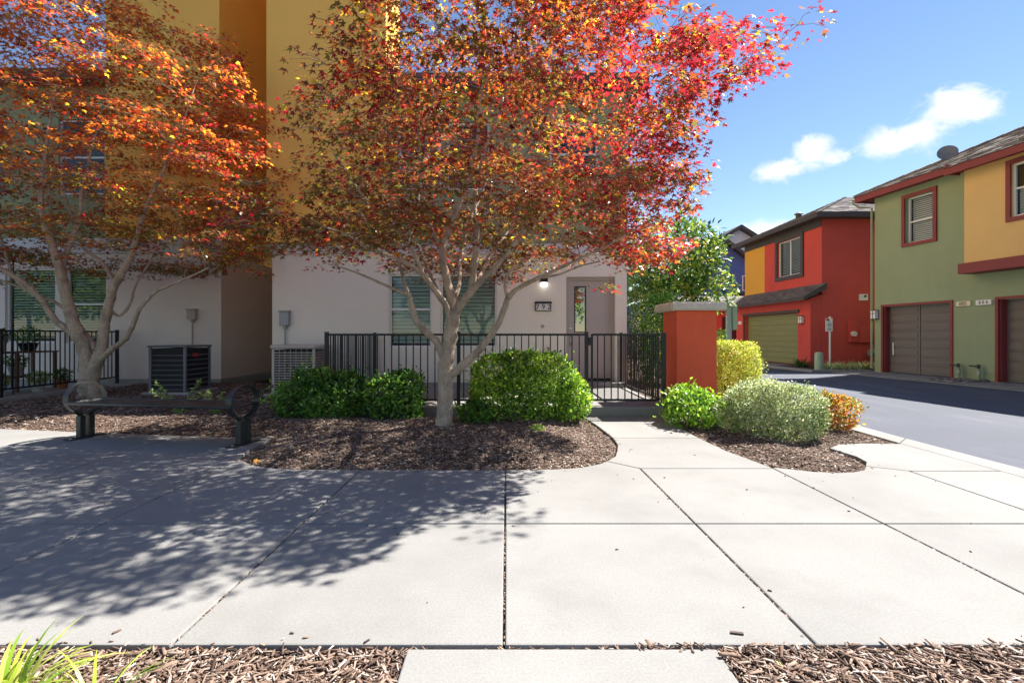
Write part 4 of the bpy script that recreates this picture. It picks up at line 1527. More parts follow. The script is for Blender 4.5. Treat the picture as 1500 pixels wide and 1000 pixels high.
mb.quad((gx - 5, 38, -.1), (gx + 5, 38, -.1), (gx + 5, 38, gz - 5 * .62), (gx, 38, gz), (gx - 5, 38, gz - 5 * .62))
mb.build('wall', M['pale_siding'], wh)
mb = MB()
for s in (-1, 1):
    e = gx + s * 5.4
    ez = gz - 5.4 * .62
    mb.quad((gx, 37.5, gz + .25), (e, 37.5, ez + .25), (e, 46, ez + .25), (gx, 46, gz + .25))
    mb.quad((gx, 37.5, gz + .25), (gx, 37.5, gz - .05), (e, 37.5, ez - .05), (e, 37.5, ez + .25))
    mb.quad((gx, 37.5, gz - .05), (e, 37.5, ez - .05), (e, 38.0, ez - .05), (gx, 38.0, gz - .05))
mb.build('roof', M['dark_trim'], wh)
mb = MB()
for i in range(6):
    mb.box(gx - .42, gx + .42, 37.93, 37.985, 7.55 + i * .17, 7.66 + i * .17)
mb.build('gable_vent', M['belt'], wh)
sh = thing('house', 'low red walled building with dark eave left of the red house', 'house', (12, 28, 0))
pl3 = lambda u, v, z: (u, 27.0 + v, z)
mb = wall(MB(), 9.0, 14.5, -.1, 2.75, [(12.1, 13.1, .9, 2.2)], .15, pl3)
mb.build('wall', M['far_red'], sh)
window(sh, pl3, 12.1, 13.1, .9, 2.2, .06, frame_mat='dark_trim')
mb = MB().box(8.8, 14.7, 26.6, 26.7, 2.55, 2.76)
mb.quad((8.8, 26.6, 2.765), (14.7, 26.6, 2.765), (14.7, 30, 3.6), (8.8, 30, 3.6))
mb.build('roof', M['dark_trim'], sh)

# ------------------------------------------------------------------ shrubs
def shade(rng, base, n, jit=.18):
    base = np.asarray(base)
    f = np.exp(rng.normal(0, jit, (n, 1)))
    h = 1 + rng.normal(0, .06, (n, 3))
    return np.clip(base * f * h, 0.004, 0.95)


def shrub(name, label, cat, c, rad, n, palette, leaf=(.03, .045), boxy=3.0, seed=1, lump=.10, fill=.35, twig=True, group=None, slim=1.0, low=0.03, shoots=0, z0=0.0, ragged=.05,
          droop=0.0):
    """a shrub: leaves through the outer shell of a rounded box, thinner inside, with stems"""
    rng = np.random.default_rng(seed)
    c = np.array(c)
    rad = np.array(rad)
    d = unit(rng.normal(0, 1, (n * 2, 3)))
    d[:, 2] = np.where(d[:, 2] < -.75, -d[:, 2], d[:, 2])
    e = (np.abs(d) ** boxy).sum(axis=1) ** (1 / boxy)
    srf = d / e[:, None]
    lumps = 1 + lump * wob(srf * rad * 1.0, 5.5, seed) + lump * .5 * wob(srf * rad, 13, seed + 2)
    depth = np.where(rng.random(len(d)) < fill, rng.uniform(.35, .95, len(d)), 1 - np.abs(rng.normal(0, .07, len(d))))
    depth = depth + rng.exponential(ragged, len(d)) * (rng.random(len(d)) < .3)
    p = c + srf * rad * (lumps * depth)[:, None]
    hole = wob(p, 7.5, seed + 4) < -.62
    p, srf = p[(p[:, 2] > low) & ~hole], srf[(p[:, 2] > low) & ~hole]
    p, srf = p[:n], srf[:n]
    m = len(p)
    nrm = unit(srf / rad)
    fwd = unit(nrm * .7 + rng.normal(0, .75, (m, 3)) + np.array((0, 0, .35 - droop)))
    up = unit(nrm + np.array((0, 0, .6)) + rng.normal(0, .5, (m, 3)))
    size = rng.uniform(leaf[0], leaf[1], m)
    sz = np.column_stack([size * slim, size, size])
    pal = np.array([q[0] for q in palette])
    wts = np.array([q[1] for q in palette], float)
    # patches of tone plus chance
    pick = np.clip((wob(p, 4.0, seed + 9) * .25 + .5 + rng.normal(0, .28, m)), 0, .999)
    cum = np.cumsum(wts / wts.sum())
    idx = np.searchsorted(cum, pick)
    col = pal[np.clip(idx, 0, len(pal) - 1)] * np.exp(rng.normal(0, .16, (m, 1)))
    V, F, C = scatter(OVAL_V, OVAL_F, p, fwd, up, sz, np.clip(col, .003, .9))
    base = Vector((c[0], c[1], z0))
    t = thing(name, label, cat, base, group=group)
    V = V - np.array(base)
    link_mesh('foliage', np_mesh('foliage', V, F, C), M['shrub_leaf'], t, kind='stuff')
    mb = MB()
    rg = random.Random(seed)
    k = 9 if twig else 4
    for i in range(k):
        a = rg.uniform(0, 6.28)
        x0, y0 = c[0] + math.cos(a) * rad[0] * .2, c[1] + math.sin(a) * rad[1] * .2
        x1, y1 = c[0] + math.cos(a) * rad[0] * .6, c[1] + math.sin(a) * rad[1] * .6
        mb.tube([(x0, y0, z0 - .05), ((x0 + x1) / 2, (y0 + y1) / 2, z0 + (c[2] - z0) * .7), (x1, y1, c[2] + rad[2] * .1)], [.012, .008, .003], 5)
    mb.build('stems', M['bark_dark'], t)
    return t


GREEN = [((0.03, 0.083, 0.018), 1), ((0.068, 0.173, 0.027), 2.2), ((0.128, 0.285, 0.042), 2.2), ((0.255, 0.42, 0.06), 1)]
LIME = [((0.038, 0.098, 0.018), 1.0), ((0.105, 0.225, 0.03), 2), ((0.225, 0.39, 0.045), 2), ((0.495, 0.63, 0.075), 1.4)]
BRIGHT = [((0.068, 0.162, 0.027), 1), ((0.216, 0.392, 0.041), 2), ((0.432, 0.594, 0.068), 1.5)]
VARIEG = [((0.135, 0.203, 0.074), 1.6), ((0.308, 0.372, 0.167), 2.2), ((0.51, 0.559, 0.329), 1.6), ((0.76, 0.76, 0.539), 0.8)]
YELLOWG = [((0.132, 0.204, 0.024), 1), ((0.396, 0.456, 0.06), 2), ((0.696, 0.672, 0.156), 2)]
RUST = [((0.16, 0.24, 0.035), 2.0), ((0.39, 0.13, 0.026), 1.2), ((0.65, 0.26, 0.039), 2), ((0.65, 0.494, 0.065), 1.6)]
DARKG = [((0.025, 0.063, 0.017), 2), ((0.056, 0.126, 0.028), 2), ((0.126, 0.224, 0.042), 1)]

shrub('shrub', 'loose green shrub in front of the beige condenser', 'shrub', (-2.66, 6.95, .28), (.60, .38, .39), 5200, GREEN, (.045, .078), 2.4, 21, lump=.24, ragged=.09)
shrub('shrub', 'smaller green shrub just left of the pale tree trunk', 'shrub', (-1.55, 6.85, .28), (.36, .32, .37), 2700, GREEN, (.045, .076), 2.4, 22, lump=.24, ragged=.08)
shrub('shrub', 'boxy yellow green clipped shrub in front of the gate fence', 'shrub', (.22, 6.75, .44), (.66, .42, .46), 10500, LIME, (.038, .066), 5.0, 23, lump=.10, ragged=.045)
shrub('shrub', 'bright lime shrub growth at the right edge of the clipped shrub', 'shrub', (.92, 6.48, .32), (.20, .26, .33), 1700, BRIGHT, (.036, .060), 2.4, 24, lump=.15)
shrub('shrub', 'low dark green seedling at the right foot of the pale trunk', 'plant', (-.42, 6.35, .12), (.20, .18, .19), 420, GREEN, (.05, .09), 2.0, 25, lump=.2, twig=False, slim=.8)
shrub('shrub', 'tiny yellow green sprig on the mulch below the clipped shrub', 'plant', (.36, 5.75, .04), (.10, .08, .07), 120, BRIGHT, (.025, .04), 2.0, 26, twig=False)
shrub('shrub', 'dome of pale variegated foliage on the mulch right of pillar', 'shrub', (3.18, 5.80, .25), (.555, .58, .365), 21000, VARIEG, (.020, .036), 2.3, 27, lump=.13, fill=.25, ragged=.04)
shrub('shrub', 'low bright green shrub at the foot of the red pillar', 'shrub', (2.50, 6.45, .20), (.34, .40, .26), 2700, BRIGHT, (.042, .072), 2.2, 28, lump=.2, ragged=.12)
shrub('shrub', 'rust orange shrub between the variegated dome and the road', 'shrub', (4.12, 6.12, .20), (.26, .32, .27), 3300, RUST, (.028, .048), 2.1, 29, lump=.22, ragged=.05)
shrub('hedge', 'square clipped yellow green hedge right of the red pillar', 'hedge', (4.05, 8.7, .52), (.36, .50, .54), 15000, YELLOWG, (.026, .042), 6.0, 30, lump=.03, fill=.25, ragged=.02)
shrub('shrub', 'tall dark green screening shrub beside the corner of beige house', 'shrub', (3.02, 11.6, 1.25), (.50, .5, 1.45), 6200, DARKG + [((.16, .26, .05), 1)], (.045, .085), 3.0, 31, lump=.14, slim=.6)
shrub('shrub', 'tall green screening shrub behind the side fence and red pillar', 'shrub', (3.62, 11.2, 1.0), (.45, .45, 1.15), 5200, GREEN, (.045, .08), 3.0, 32, lump=.14, slim=.6)
shrub('shrub', 'yellow leaved shrub behind the dark screening shrub', 'shrub', (3.75, 12.6, 1.6), (.45, .4, 1.2), 2600, YELLOWG, (.04, .07), 2.5, 33, lump=.2)
shrub('shrub', 'dark green screening shrub low behind the red pillar', 'shrub', (4.5, 11.0, .6), (.6, .5, .7), 4200, GREEN, (.04, .07), 3.0, 34, lump=.14, slim=.7)
shrub('shrub', 'low yellow green shrub between hedge and sign post', 'shrub', (5.1, 10.6, .4), (.45, .5, .5), 3000, YELLOWG, (.03, .05), 3.0, 35, lump=.1)


def tussock(name, label, cat, c, n, length, width, palette, seed, spread=1.0, arch=.55, rad=.1, group=None, z0=0.0):
    """strappy leaves arching from the ground"""
    rng = np.random.default_rng(seed)
    a = rng.uniform(0, 2 * math.pi, n)
    lean = np.abs(rng.normal(.45, .3, n)) * spread
    base = np.column_stack([c[0] + np.cos(a) * rng.random(n) * rad, c[1] + np.sin(a) * rng.random(n) * rad, np.full(n, z0)])
    L = rng.uniform(length * .6, length, n)
    seg = 5
    Vs, Fs = [], []
    pal = np.array([q[0] for q in palette])
    w = np.array([q[1] for q in palette], float)
    ci = rng.choice(len(pal), n, p=w / w.sum())
    C = []
    for i in range(n):
        d = np.array((math.cos(a[i]), math.sin(a[i]), 0))
        s = np.array((-d[1], d[0], 0))
        pts = []
        ang = lean[i]
        q = base[i].copy()
        for k in range(seg + 1):
            wd = width * (1 - (k / seg) ** 2) * .5 + .0006
            pts += [q - s * wd, q + s * wd]
            q = q + (d * math.sin(ang) + np.array((0, 0, math.cos(ang)))) * L[i] / seg
            ang += arch * rng.uniform(.6, 1.2)
        k0 = len(Vs)
        Vs += pts
        Fs += [(k0 + 2 * k, k0 + 2 * k + 1, k0 + 2 * k + 3, k0 + 2 * k + 2) for k in range(seg)]
        C += [pal[ci[i]] * math.exp(rng.normal(0, .12))] * len(pts)
    t = thing(name, label, cat, (c[0], c[1], z0), group=group)
    link_mesh('blades', np_mesh('blades', np.array(Vs) - np.array((c[0], c[1], z0)), np.array(Fs), np.array(C)), M['shrub_leaf'], t, kind='stuff')
    MB().tube([(c[0], c[1], z0 - .03), (c[0], c[1], z0 + .03)], [rad * .5, rad * .3], 8).build('crown_base', M['bark_dark'], t)
    return t


STRAP = [((.20, .33, .03), 1.5), ((.40, .50, .06), 2), ((.55, .58, .14), 1)]
tussock('strap_plant', 'yellow green strap leaved plant at the near left corner of the mulch', 'plant', (-1.60, 1.52, -.02), 70, .30, .014, STRAP, 41, 1.1, .33, .12)
tussock('strap_plant', 'thin yellow green strap leaved plant right of the corner strap plant', 'plant', (-1.30, 1.50, -.02), 24, .27, .011, STRAP, 42, .9, .3, .06)
tussock('strap_plant', 'two short green blades sprouting from the near mulch by the walk', 'plant', (-.775, 1.50, -.02), 4, .11, .012, STRAP, 43, .5, .1, .015)
tussock('strap_plant', 'dark green grassy clump right of the olive garage door', 'plant', (11.0, 17.9, 0), 150, .62, .03, DARKG, 44, 1.2, .42, .25)
PALE = [((.28, .38, .14), 1), ((.52, .58, .28), 2), ((.70, .72, .45), 1.5)]
for i, (x, y, lab) in enumerate(((11.35, 16.8, 'pale grassy clump beside the pale green utility pedestal'), (11.9, 16.9, 'pale grassy clump in front of the white sign post'),
                                 (12.4, 16.85, 'pale grassy clump right of the white sign post'), (12.95, 16.9, 'pale grassy clump in front of the round glass meter'),
                                 (13.5, 16.75, 'pale grassy clump at the corner of the green house'))):
    tussock('grass_clump', lab, 'plant', (x, y, 0), 170, .55, .025, PALE, 50 + i, 1.3, .45, .28, group='grassy clumps in the planter by the red wall')


def sprig(label, c, n, h, seed, pal):
    """fine-leaved sprouts: a few stems with short leaves along them"""
    rg = random.Random(seed)
    rng = np.random.default_rng(seed)
    t = thing('fern_sprig', label, 'plant', c)
    mb = MB()
    ps, fs = [], []
    for i in range(n):
        a = rg.uniform(-1.2, 1.2) + (0 if i % 2 else math.pi)
        lean = rg.uniform(.25, .8)
        L = h * rg.uniform(.55, 1.15)
        pts = []
        for k in range(6):
            f = k / 5
            pts.append(Vector((c[0] + math.cos(a) * lean * L * f ** 1.2, c[1] + math.sin(a) * lean * L * .5 * f, c[2] + L * (f - .22 * f * f))))
        mb.tube(pts, [.006, .005, .005, .004, .003, .002], 5)
        for k in range(1, 6):
            for j in range(16):
                q = pts[k - 1].lerp(pts[k], rg.random())
                ps.append(tuple(q))
                fs.append((rg.gauss(0, 1), rg.gauss(0, 1), rg.gauss(.3, .6)))
    mb.build('stems', M['bark_dark'], t)
    ps, fs = np.array(ps), np.array(fs)
    m = len(ps)
    pa = np.array([q[0] for q in pal])[rng.integers(0, len(pal), m)]
    s = rng.uniform(.035, .075, m)
    V, F, C = scatter(OVAL_V, OVAL_F, ps, fs, unit(rng.normal(0, .5, (m, 3)) + np.array((0, 0, 1))), np.column_stack([s * .45, s, s]), pa)
    link_mesh('foliage', np_mesh('foliage', V - np.array(c), F, C), M['shrub_leaf'], t, kind='stuff')


FERN = [((.18, .30, .08), 1), ((.34, .46, .15), 1), ((.45, .55, .22), 1)]
sprig('tall light green sprig rising behind the middle of the bench', (-4.75, 7.0, .0), 6, .62, 61, FERN)
sprig('short light green sprig behind the right half of the bench', (-4.22, 7.0, .0), 6, .44, 62, FERN)
sprig('light green seedling by the iron fence foot right of the trunk', (-.65, 6.9, .02), 4, .22, 63, BRIGHT)

# ------------------------------------------------------------------ maples
def catmull(pts, sub=4):
    out = []
    n = len(pts)
    for i in range(n - 1):
        p0, p1, p2, p3 = pts[max(i - 1, 0)], pts[i], pts[i + 1], pts[min(i + 2, n - 1)]
        for k in range(sub):
            t = k / sub
            q = []
            for a, b, c, d in zip(p0, p1, p2, p3):
                q.append(.5 * (2 * b + (c - a) * t + (2 * a - 5 * b + 4 * c - d) * t * t + (3 * b - a - 3 * c + d) * t ** 3))
            out.append(q)
    out.append(list(pts[-1]))
    return out


def maple(label, base, limbs, density, nspray, per, colour, seed, box, leaf=(.040, .056), spray_r=.30):
    """limbs: lists of (x, y, z, radius); density(points) 0..1; colour(points, rng) per leaf"""
    rng = np.random.default_rng(seed)
    t = thing('maple_tree', label, 'tree', base)
    mb = MB()
    nodes = []
    for limb in limbs:
        c = catmull(limb, 5)
        for q in c[2:]:
            r_ = q[3]
            q[0] += rng.normal(0, .05) * r_ + .008 * math.sin(q[2] * 7 + q[1] * 3)
            q[1] += rng.normal(0, .05) * r_ + .008 * math.cos(q[2] * 6 + q[0] * 4)
            q[3] = r_ * (1 + rng.normal(0, .03) + (.16 if rng.random() < .06 else 0)) * (1.04 if r_ < .05 else 1)
        mb.tube([q[:3] for q in c], [max(q[3], .004) for q in c], 14 if limb[0][3] > .05 else 8, jitter=.07)
        if limb is not limbs[0]:
            for q in c[1:]:
                nodes.append(q)
    mb.build('trunk', M['bark'], t, smooth=True)
    # sprays of foliage fill the crown
    pts = np.zeros((0, 3))
    lo, hi = np.array(box[0]), np.array(box[1])
    while len(pts) < nspray:
        q = rng.uniform(lo, hi, (4000, 3))
        q = q[rng.random(4000) < density(q)]
        pts = np.vstack([pts, q])
    pts = pts[:nspray]
    nd = np.array([q[:3] for q in nodes])
    d0 = np.min(np.linalg.norm(pts[:, None, :] - nd[None, :, :], axis=2), axis=1)
    order = np.argsort(d0)
    br = MB()
    cap = len(nd) + nspray * 4
    buf = np.zeros((cap, 3))
    buf[:len(nd)] = nd
    rad = np.zeros(cap)
    rad[:len(nd)] = [q[3] for q in nodes]
    cnt = len(nd)
    for i in order:
        p = pts[i]
        w = np.linalg.norm(buf[:cnt] - p, axis=1) + 0.35 * np.clip(buf[:cnt, 2] - p[2] + .1, 0, None)
        j = int(np.argmin(w))
        a = buf[j]
        L = np.linalg.norm(p - a)
        if L < .02:
            continue
        r0 = min(rad[j] * .7, .005 + .007 * L)
        out = p - np.array(base)
        out[2] = 0
        out /= np.linalg.norm(out) + 1e-6
        m1 = a + (p - a) * .35 + np.array((0, 0, .10 * L)) + rng.normal(0, .05 * L, 3)
        m2 = a + (p - a) * .72 + np.array((0, 0, .09 * L)) + rng.normal(0, .04 * L, 3)
        c = catmull([tuple(a), tuple(m1), tuple(m2), tuple(p)], 2)
        rr = np.linspace(r0, max(.0025, r0 * .35), len(c))
        br.tube(c, list(rr), 5, caps=False)
        for k, q in enumerate((m1, m2, p)):
            buf[cnt] = q
            rad[cnt] = r0 * (.8 - .22 * k)
            cnt += 1
    # finger twigs of each spray
    lv, lf, lc = [], [], []
    P_, F_, U_, S_, C_ = [], [], [], [], []
    axis = np.array(base)
    for i in range(nspray):
        p = pts[i]
        out = p - axis
        out[2] = 0
        out /= np.linalg.norm(out) + 1e-6
        n = int(per * rng.uniform(.6, 1.4))
        a0 = math.atan2(out[1], out[0])
        ang = a0 + rng.normal(0, 1.15, n)
        r = spray_r * np.sqrt(rng.random(n)) * rng.uniform(.8, 1.25)
        q = np.column_stack([p[0] + np.cos(ang) * r, p[1] + np.sin(ang) * r, p[2] + rng.normal(0, .03, n) - r * r * .55 + .04])
        P_.append(q)
        tip = ang + rng.normal(0, .6, n)
        F_.append(np.column_stack([np.cos(tip), np.sin(tip), rng.normal(-.42, .30, n)]))
        U_.append(unit(np.column_stack([rng.normal(0, .32, n) + rng.normal(0, .22), rng.normal(0, .32, n) + rng.normal(0, .22), np.ones(n)])))
        C_.append(np.repeat(rng.normal(0, 1, (1, 3)), n, axis=0))
        for k in range(4):
            aa = a0 + rng.normal(0, 1.0)
            rr_ = spray_r * rng.uniform(.6, 1.0)
            e = (p[0] + math.cos(aa) * rr_, p[1] + math.sin(aa) * rr_, p[2] - rr_ * rr_ * .55 + .02)
            mid = tuple((np.array(e) + p) / 2 + np.array((0, 0, .03)))
            br.tube([tuple(p), mid, e], [.003, .0024, .0012], 4, caps=False)
    br.build('branches', M['bark'], t, smooth=True, kind='stuff')
    pos, fwd, up, sp = np.vstack(P_), np.vstack(F_), np.vstack(U_), np.vstack(C_)
    m = len(pos)
    s = rng.uniform(leaf[0], leaf[1], m)
    col = colour(pos, sp, rng)
    V, F, C = scatter(MAPLE_V, MAPLE_F, pos, fwd, up, s, col)
    link_mesh('crown', np_mesh('crown', V - np.array(base), F, C), M['maple_leaf'], t, kind='stuff')
    return t


CRIM, REDO, ORAN, BRON, OLIV, YELL, WINE = [np.array(c) for c in ((.38, .016, .032), (.43, .060, .022), (.52, .17, .025), (.20, .075, .035),
                                                                   (.13, .125, .03), (.55, .40, .04), (.20, .018, .03))]
YELL = YELL * 1.05
PALV = np.stack([CRIM, REDO, ORAN, BRON, OLIV, YELL, WINE])


def pick_colours(wts, rng, sp=None):
    w = np.clip(wts, 0.0001, None)
    w = w / w.sum(axis=1, keepdims=True)
    cum = np.cumsum(w, axis=1)
    r = rng.random((len(w), 1))
    if sp is not None:
        # the leaves of one spray turn together; some go their own way
        same = rng.random((len(w), 1)) < .72
        uu = 1 / (1 + np.exp(-1.702 * sp[:, 1:2]))
        r = np.where(same, np.mod(uu + rng.normal(0, .13, (len(w), 1)), 1.0), r)
    idx = np.clip((r > cum).sum(axis=1), 0, w.shape[1] - 1)
    c = PALV[idx] * np.exp(rng.normal(0, .18, (len(w), 1)))
    return np.clip(c, .004, .9)


def bez(*rows):
    """limb rows: photo x, photo y, depth, radius"""
    out = []
    for px, py, Y, r in rows:
        q = P(px, py, Y)
        out.append((q.x, q.y, q.z, r))
    return out


TB = 6.1
main_limbs = [
    bez((652, 640, 6.1, .21), (652, 630, 6.1, .145), (651, 620, 6.1, .115), (651, 590, 6.1, .098), (653, 555, 6.1, .094), (655, 520, 6.1, .092), (660, 485, 6.1, .082), (668, 455, 6.1, .072)),
    bez((652, 530, 6.1, .05), (640, 502, 6.08, .045), (626, 489, 6.05, .042), (612, 474, 6.0, .038), (604, 452, 5.95, .035), (599, 430, 5.9, .031)),
    bez((599, 432, 5.9, .026), (580, 424, 5.85, .018), (555, 413, 5.75, .015), (525, 400, 5.65, .011), (490, 388, 5.5, .008)),
    bez((599, 432, 5.9, .024), (590, 405, 5.9, .02), (577, 360, 5.95, .017), (570, 315, 6.0, .013), (560, 260, 6.0, .009), (540, 190, 6.0, .006)),
    bez((657, 552, 6.1, .055), (672, 541, 6.05, .05), (692, 523, 6.0, .044), (713, 498, 5.95, .041), (731, 470, 5.9, .037), (744, 438, 5.85, .034)),
    bez((744, 438, 5.85, .026), (741, 415, 5.9, .02), (746, 398, 5.95, .018), (766, 380, 6.0, .014), (790, 350, 6.1, .011), (815, 300, 6.2, .007)),
    bez((744, 438, 5.85, .03), (757, 424, 5.8, .028), (785, 409, 5.75, .024), (815, 395, 5.7, .02), (850, 379, 5.6, .016), (885, 362, 5.5, .012), (930, 335, 5.4, .008)),
    bez((790, 407, 5.75, .015), (820, 402, 5.6, .012), (850, 390, 5.5, .010), (880, 383, 5.3, .007)),
    # long low limb to the left
    bez((662, 478, 6.1, .045), (655, 450, 6.05, .04), (640, 428, 5.95, .036), (616, 399, 5.8, .032), (583, 379, 5.6, .027), (542, 365, 5.35, .02), (510, 345, 5.1, .013), (470, 330, 4.9, .008)),
    bez((620, 402, 5.8, .026), (606, 372, 5.75, .024), (595, 352, 5.7, .022), (578, 330, 5.6, .02), (545, 302, 5.4, .016), (520, 270, 5.2, .012), (490, 225, 5.0, .008)),
    bez((597, 354, 5.7, .016), (607, 325, 5.8, .014), (612, 295, 5.9, .013), (616, 250, 6.0, .011), (610, 170, 6.1, .008), (595, 90, 6.2, .005)),
    # central leaders
    bez((666, 458, 6.1, .06), (660, 430, 6.15, .052), (650, 395, 6.2, .047), (648, 370, 6.2, .044), (656, 345, 6.25, .04), (667, 310, 6.3, .035), (681, 275, 6.35, .03), (696, 220, 6.4, .023), (706, 130, 6.5, .016), (710, 20, 6.5, .009)),
    bez((647, 366, 6.2, .03), (637, 345, 6.3, .025), (628, 325, 6.4, .023), (619, 290, 6.5, .02), (617, 250, 6.6, .016), (630, 170, 6.8, .011), (640, 70, 6.9, .006)),
    bez((667, 458, 6.1, .055), (680, 440, 6.05, .05), (691, 425, 6.0, .044), (694, 390, 5.95, .037), (699, 340, 5.9, .032), (708, 320, 5.85, .027), (720, 298, 5.8, .023), (737, 272, 5.7, .02), (770, 225, 5.5, .015), (815, 140, 5.3, .010), (850, 50, 5.2, .006)),
    bez((699, 340, 5.9, .024), (696, 300, 6.0, .02), (698, 270, 6.05, .018), (712, 215, 6.1, .013), (745, 120, 6.1, .009), (760, 30, 6.1, .006)),
    bez((691, 427, 6.0, .04), (706, 411, 5.9, .036), (724, 392, 5.8, .031), (745, 367, 5.7, .027), (765, 340, 5.6, .023), (800, 320, 5.5, .019), (850, 276, 5.4, .014), (880, 215, 5.3, .010), (930, 130, 5.2, .006)),
    bez((800, 320, 5.5, .014), (850, 300, 5.6, .011), (910, 270, 5.7, .009), (980, 230, 5.8, .006)),
    bez((822, 303, 5.45, .012), (880, 250, 5.5, .010), (950, 180, 5.5, .008), (1010, 130, 5.5, .006), (1060, 105, 5.5, .004)),
    bez((662, 450, 6.15, .035), (672, 415, 6.5, .03), (676, 370, 6.9, .026), (690, 320, 7.3, .02), (720, 250, 7.7, .013), (750, 180, 8.0, .007)),
    bez((656, 455, 6.2, .03), (640, 425, 6.6, .024), (625, 390, 7.0, .02), (600, 340, 7.4, .014), (560, 290, 7.8, .008)),
    bez((690, 430, 6.05, .028), (705, 400, 6.5, .024), (735, 350, 7.0, .018), (790, 290, 7.5, .012), (850, 240, 7.8, .007)),
]


def main_density(p):
    x, y, z = p[:, 0], p[:, 1], p[:, 2]
    rr = np.sqrt((x + .3) ** 2 + (y - 6.1) ** 2)
    zl = 1.78 + 1.1 * np.exp(-(rr / 1.25) ** 2) + .15 * wob(p, 1.6, 3) + .8 * np.clip(x - 1.75, 0, None)
    d = np.sqrt(((x + .08) / 2.45) ** 2 + ((y - 6.2) / 2.35) ** 2 + ((z - 3.35) / 2.75) ** 2)
    d = d + .10 * wob(p, 1.5, 5)
    ins = (d < 1) & (z > zl)
    l2 = ((x - 2.6) / .65) ** 2 + ((y - 5.6) / .8) ** 2 + ((z - 4.4) / .55) ** 2 < 1
    l3 = ((x + 2.3) / 1.0) ** 2 + ((y - 6.1) / 1.1) ** 2 + ((z - 2.6) / .6) ** 2 < 1
    den = np.where(ins, (.22 + .78 * np.clip(d, 0, 1) ** 2.2) * (1 + .5 * sstep(3.4, 2.2, z)) / 1.5 * 1.3, 0)
    den = np.where(l2 | l3, .9, den)
    layer = .5 + .5 * np.sin(z * 8.5 + 2.2 * wob(p, .9, 2))
    clump = sstep(-.42, .10, wob(p, 2.4, 8) + .8 * (layer - .45))
    cut = np.where((x < -1.35 - .55 * (5.45 - z) - .15 * (y - 6.1)) & (z > 3.1), 0, 1)
    return den * clump * cut


def main_colour(p, sp, rng):
    x, z = p[:, 0], p[:, 2]
    right = sstep(.6, 2.2, x + .25 * sp[:, 0])
    high = sstep(2.4, 4.2, z + .35 * sp[:, 1])
    low = 1 - high
    u = sp[:, 2]
    inner = sstep(2.3, 1.0, np.sqrt((x + .1) ** 2 + (p[:, 1] - 6.15) ** 2 + (z - 3.2) ** 2))
    lf = np.maximum(sstep(.9, -.8, x + .2 * sp[:, 0]) * sstep(4.6, 3.0, z + .3 * sp[:, 1]), .8 * inner)
    w = np.column_stack([.15 + 2.6 * right * (.4 + .6 * high), .65 + .5 * high + .2 * right, .40 * high + .2 + .6 * (u > .8), 1.1 + .9 * low - .7 * right,
                         .40 + 1.9 * low * (1 - right), .16 + .35 * low * (u > .9) + .14 * high, .9 + 1.5 * right])
    w[:, 3] += 2.6 * lf
    w[:, 4] += 3.0 * lf
    w[:, 6] += 1.2 * lf
    w[:, 5] += .3 * lf
    return pick_colours(w, rng, sp)


maple('tall red and orange maple with pale trunk in front of the beige wall', tuple(P(652, 628, 6.1)), main_limbs, main_density, 1040, 46, main_colour, 5,
      ((-3.6, 3.2, 1.5), (4.0, 9.0, 6.4)), leaf=(.034, .068), spray_r=.34)

left_limbs = [
    bez((131, 596, 8.8, .30), (131, 588, 8.8, .22), (131, 579, 8.8, .178), (131, 565, 8.8, .16), (132, 552, 8.8, .15)),
    bez((131, 560, 8.8, .13), (126, 525, 8.8, .118), (117, 495, 8.75, .105), (108, 470, 8.7, .098), (100, 445, 8.7, .088), (93, 420, 8.65, .08), (87, 394, 8.6, .07), (78, 365, 8.6, .058), (66, 330, 8.5, .045), (60, 280, 8.4, .033), (70, 200, 8.3, .022), (85, 110, 8.2, .012)),
    bez((90, 400, 8.65, .05), (97, 372, 8.8, .045), (108, 345, 8.9, .04), (117, 315, 9.0, .033), (122, 270, 9.1, .025), (140, 200, 9.2, .016), (160, 120, 9.2, .009)),
    bez((134, 556, 8.8, .12), (142, 530, 8.75, .105), (149, 512, 8.7, .095), (152, 485, 8.7, .085), (157, 455, 8.65, .078), (166, 423, 8.6, .07), (182, 394, 8.5, .06), (195, 370, 8.4, .05), (205, 330, 8.3, .035), (230, 270, 8.2, .024), (260, 200, 8.1, .014), (285, 130, 8.0, .008)),
    bez((148, 526, 8.7, .055), (162, 513, 8.6, .048), (180, 499, 8.5, .042), (194, 478, 8.4, .037), (206, 452, 8.3, .032), (226, 428, 8.2, .027), (246, 419, 8.1, .022), (272, 408, 8.0, .016), (305, 392, 7.9, .010)),
    bez((112, 492, 8.75, .06), (98, 482, 8.7, .055), (79, 466, 8.65, .05), (60, 438, 8.6, .046), (38, 416, 8.5, .04), (10, 398, 8.4, .034), (-40, 370, 8.3, .025), (-100, 320, 8.2, .014)),
    bez((62, 440, 8.6, .03), (30, 416, 8.7, .026), (16, 392, 8.8, .024), (5, 360, 8.9, .02), (-10, 300, 9.0, .014), (-15, 210, 9.0, .008)),
    bez((100, 455, 8.7, .03), (75, 440, 8.8, .026), (45, 428, 8.9, .022), (0, 410, 9.0, .017), (-60, 400, 9.1, .010)),
    bez((158, 452, 8.65, .03), (175, 462, 8.8, .025), (190, 445, 8.9, .022), (199, 420, 9.0, .019), (212, 395, 9.1, .016), (240, 350, 9.3, .011), (280, 300, 9.4, .007)),
    bez((141, 512, 8.8, .05), (122, 485, 9.0, .045), (100, 462, 9.2, .04), (90, 420, 9.5, .033), (80, 350, 9.8, .022), (70, 260, 10.0, .012)),
    bez((170, 415, 8.6, .035), (150, 385, 8.9, .03), (120, 360, 9.1, .024), (105, 320, 9.3, .018), (90, 260, 9.5, .01)),
]


